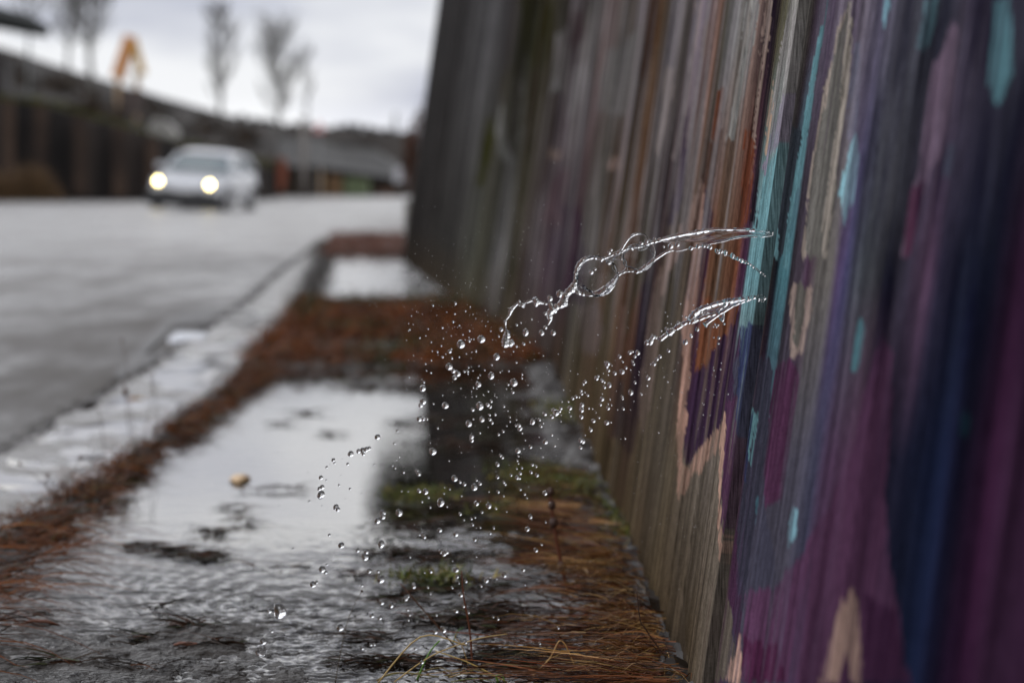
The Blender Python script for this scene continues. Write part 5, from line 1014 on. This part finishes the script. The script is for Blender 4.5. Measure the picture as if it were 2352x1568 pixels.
c = W(733, 292, 96.9)-rs_.location; mb = MB(); mb.add([(c.x-.24, c.y, c.z-.2), (c.x+.24, c.y, c.z-.2), (c.x, c.y, c.z+.24), (c.x-.24, c.y-.03, c.z-.2), (c.x+.24, c.y-.03, c.z-.2), (c.x, c.y-.03, c.z+.24)], [(0, 2, 1), (3, 4, 5), (0, 1, 4, 3), (1, 2, 5, 4), (2, 0, 3, 5)]); pl = mb.build('plate', mat('sign_red', (.5, .08, .08), .4), rs_)
mb = MB(); mb.add([(c.x-.13, c.y-.034, c.z-.14), (c.x+.13, c.y-.034, c.z-.14), (c.x, c.y-.034, c.z+.1), (c.x-.13, c.y-.04, c.z-.14), (c.x+.13, c.y-.04, c.z-.14), (c.x, c.y-.04, c.z+.1)], [(0, 2, 1), (3, 4, 5), (0, 1, 4, 3), (1, 2, 5, 4), (2, 0, 3, 5)]); mb.build('face', mat('sign_white', (.7, .7, .7), .4), pl)
gs = empty('garden_shed', W(640, 464, 96)); tag(gs, 'small dark shed with a red end post right of the car', 'shed')
slab('wall', [(598, 462, 96), (598, 372, 96), (640, 372, 96), (640, 462, 96)], m_bw, 2.5, gs); slab('end_post', [(638, 440, 95.9), (638, 364, 95.9), (657, 366, 95.9), (657, 404, 95.9), (650, 440, 95.9)], mat('rust_red', (.17, .045, .02), .7), .3, gs); slab('roof', [(592, 374, 95.8), (600, 358, 97), (645, 358, 97), (652, 374, 95.8)], m_bw, .2, gs)
mp_ = MB(); mp_.tube([W(908, 310, 140), W(908, 262, 140)], .12, 6); tag(mp_.build('mast', mat('grey_mast', (.2, .21, .21), .6)), 'thin grey mast over the far tree line', 'mast')
# conifers along the horizon
m_con = tinted('conifer_needles', rough=.8, spec=.1)
def conifer(px_, pyb, pyt, D, label, seed):
    rs = random.Random(seed); base = W(px_, pyb, D); Ht = (pyb-pyt)/F*D; root = empty('conifer', base); tag(root, label, 'tree', 'dark conifers on the skyline')
    MB().tube([(0, 0, -.4), (0, 0, Ht*.9)], [.16, .03], 6).build('trunk', m_bark, root)
    n = 900; q = RNG.random(n)**.7; rad = (1-q)*Ht*.30+.12; a = RNG.uniform(0, 6.283, n); rr = rad*RNG.random(n)**.5*(1+.25*np.sin(q*40))
    P = np.stack([np.cos(a)*rr, np.sin(a)*rr, q*Ht], -1); s_ = .16*RNG.uniform(.5, 1.3, (n, 1)); d1 = np.stack([np.cos(a), np.sin(a), -.5+0*a], -1); d2 = np.stack([-np.sin(a), np.cos(a), 0*a], -1)
    V = np.stack([P-d1*s_, P+d2*s_*.5, P+d1*s_*1.4, P-d2*s_*.5], 1).reshape(-1, 3)
    link('crown', mesh_np('crown', V, np.arange(n*4).reshape(n, 4), smooth=False, col=np.repeat(pick(n, [(44, 52, 50), (52, 60, 52), (36, 42, 40)], [.4, .3, .3]), 4, axis=0)), m_con, root)
CX = [(530, 292, 272), (556, 298, 268), (585, 300, 276), (612, 305, 280), (640, 310, 284), (668, 312, 288), (752, 330, 298), (776, 335, 292), (800, 340, 288), (823, 345, 290), (846, 350, 294), (868, 352, 300), (890, 356, 300), (910, 360, 306)]
for i, (x, yb, yt) in enumerate(CX):
    conifer(x, yb+26, yt-4, 138+3*(i % 3), f"dark conifer on the skyline, {ORD[i] if i else ''}{'leftmost of all' if i == 0 else 'counted from the left'}" if i else 'dark conifer on the skyline, leftmost of all', i)
parts = [leafcloud(tuple(W(x, y, 136)), (1.6, 1.4, .7), 900, .16, [(44, 50, 46), (58, 58, 50), (38, 44, 44)], [.4, .3, .3], seed=x) for x, y in ((540, 296), (590, 300), (640, 308), (690, 312), (760, 322), (800, 318), (840, 322), (880, 328), (915, 334), (870, 345), (905, 352))]
V, Q, C = join(parts); o = link('woodland', mesh_np('woodland', V, Q, col=C, smooth=False), m_con); tag(o, 'dark far wood behind the barn', None, None, 'stuff')
# hedge of rust brown leaves leaning out past the end of the wall, ivy over its top
parts = [leafcloud(tuple(W(x, y, 24.5)), (.10, .25, .14), 420, .018, [(112, 62, 38), (84, 54, 40), (60, 54, 44)], [.4, .3, .3], seed=int(x)) for x, y in ((988, 240), (972, 275), (956, 305), (945, 335), (938, 365), (940, 395), (985, 330), (965, 360), (975, 420), (950, 430), (990, 300))]
V, Q, C = join(parts); hd = empty('beech_hedge', (W(965, 548, 24.6))); tag(hd, 'rust brown beech hedge showing past the end of the wall', 'hedge')
me = mesh_np('leaves', V-np.array(hd.location), Q, col=C, smooth=False); link('leaves', me, M_LEAF, hd)
mb = MB()
for x in (950, 968, 985): mb.tube([W(x, 585, 24.5)-hd.location, W(x+4, 400, 24.5)-hd.location, W(x+6, 300, 24.5)-hd.location], [.02, .015, .008], 6)
mb.build('branches', m_bark, hd)
cbk = MB(); a = W(941, 500, 20.1); cbk.box((a.x, a.y, .24), (.085, .5, .5), taper=.9); tag(cbk.build('concrete_post', noisy(mat('pale_concrete', rough=.7), (.2, .19, .165), (.3, .28, .25), scale=8), bevel=.01), 'short pale concrete post at the foot of the wall end', 'post')
ev = empty('added_evergreen', (.9, 61, 0)); tag(ev, 'added evergreen tree out of view behind the wall, darkening the mirror edge in the puddle', 'tree')  # unseen tree, added so its reflection darkens the right of the puddle
parts = [leafcloud((random.uniform(-3.0, 1.6), random.uniform(-1.6, 1.6), random.uniform(6.2, 11.5)), (.75, .8, .6), 800, .16, [(50, 60, 44), (40, 48, 38), (66, 68, 46)], [.4, .4, .2], seed=k) for k in range(70)]
V, Q, C = join(parts); link('crown', mesh_np('crown', V, Q, col=C, smooth=False), M_LEAF, ev)
mb = MB(); mb.tube([(0, 0, -.3), (0, 0, 4), (-.3, 0, 8), (-.5, 0, 11)], [.32, .26, .16, .05], 8)
for k in range(12): a = k*2.4; mb.tube([(-.2, 0, 6+.35*k), (-.6+1.9*math.cos(a), 1.2*math.sin(a), 6.9+.38*k)], [.09, .03], 5)
mb.build('trunk', m_bark, ev, smooth=True)
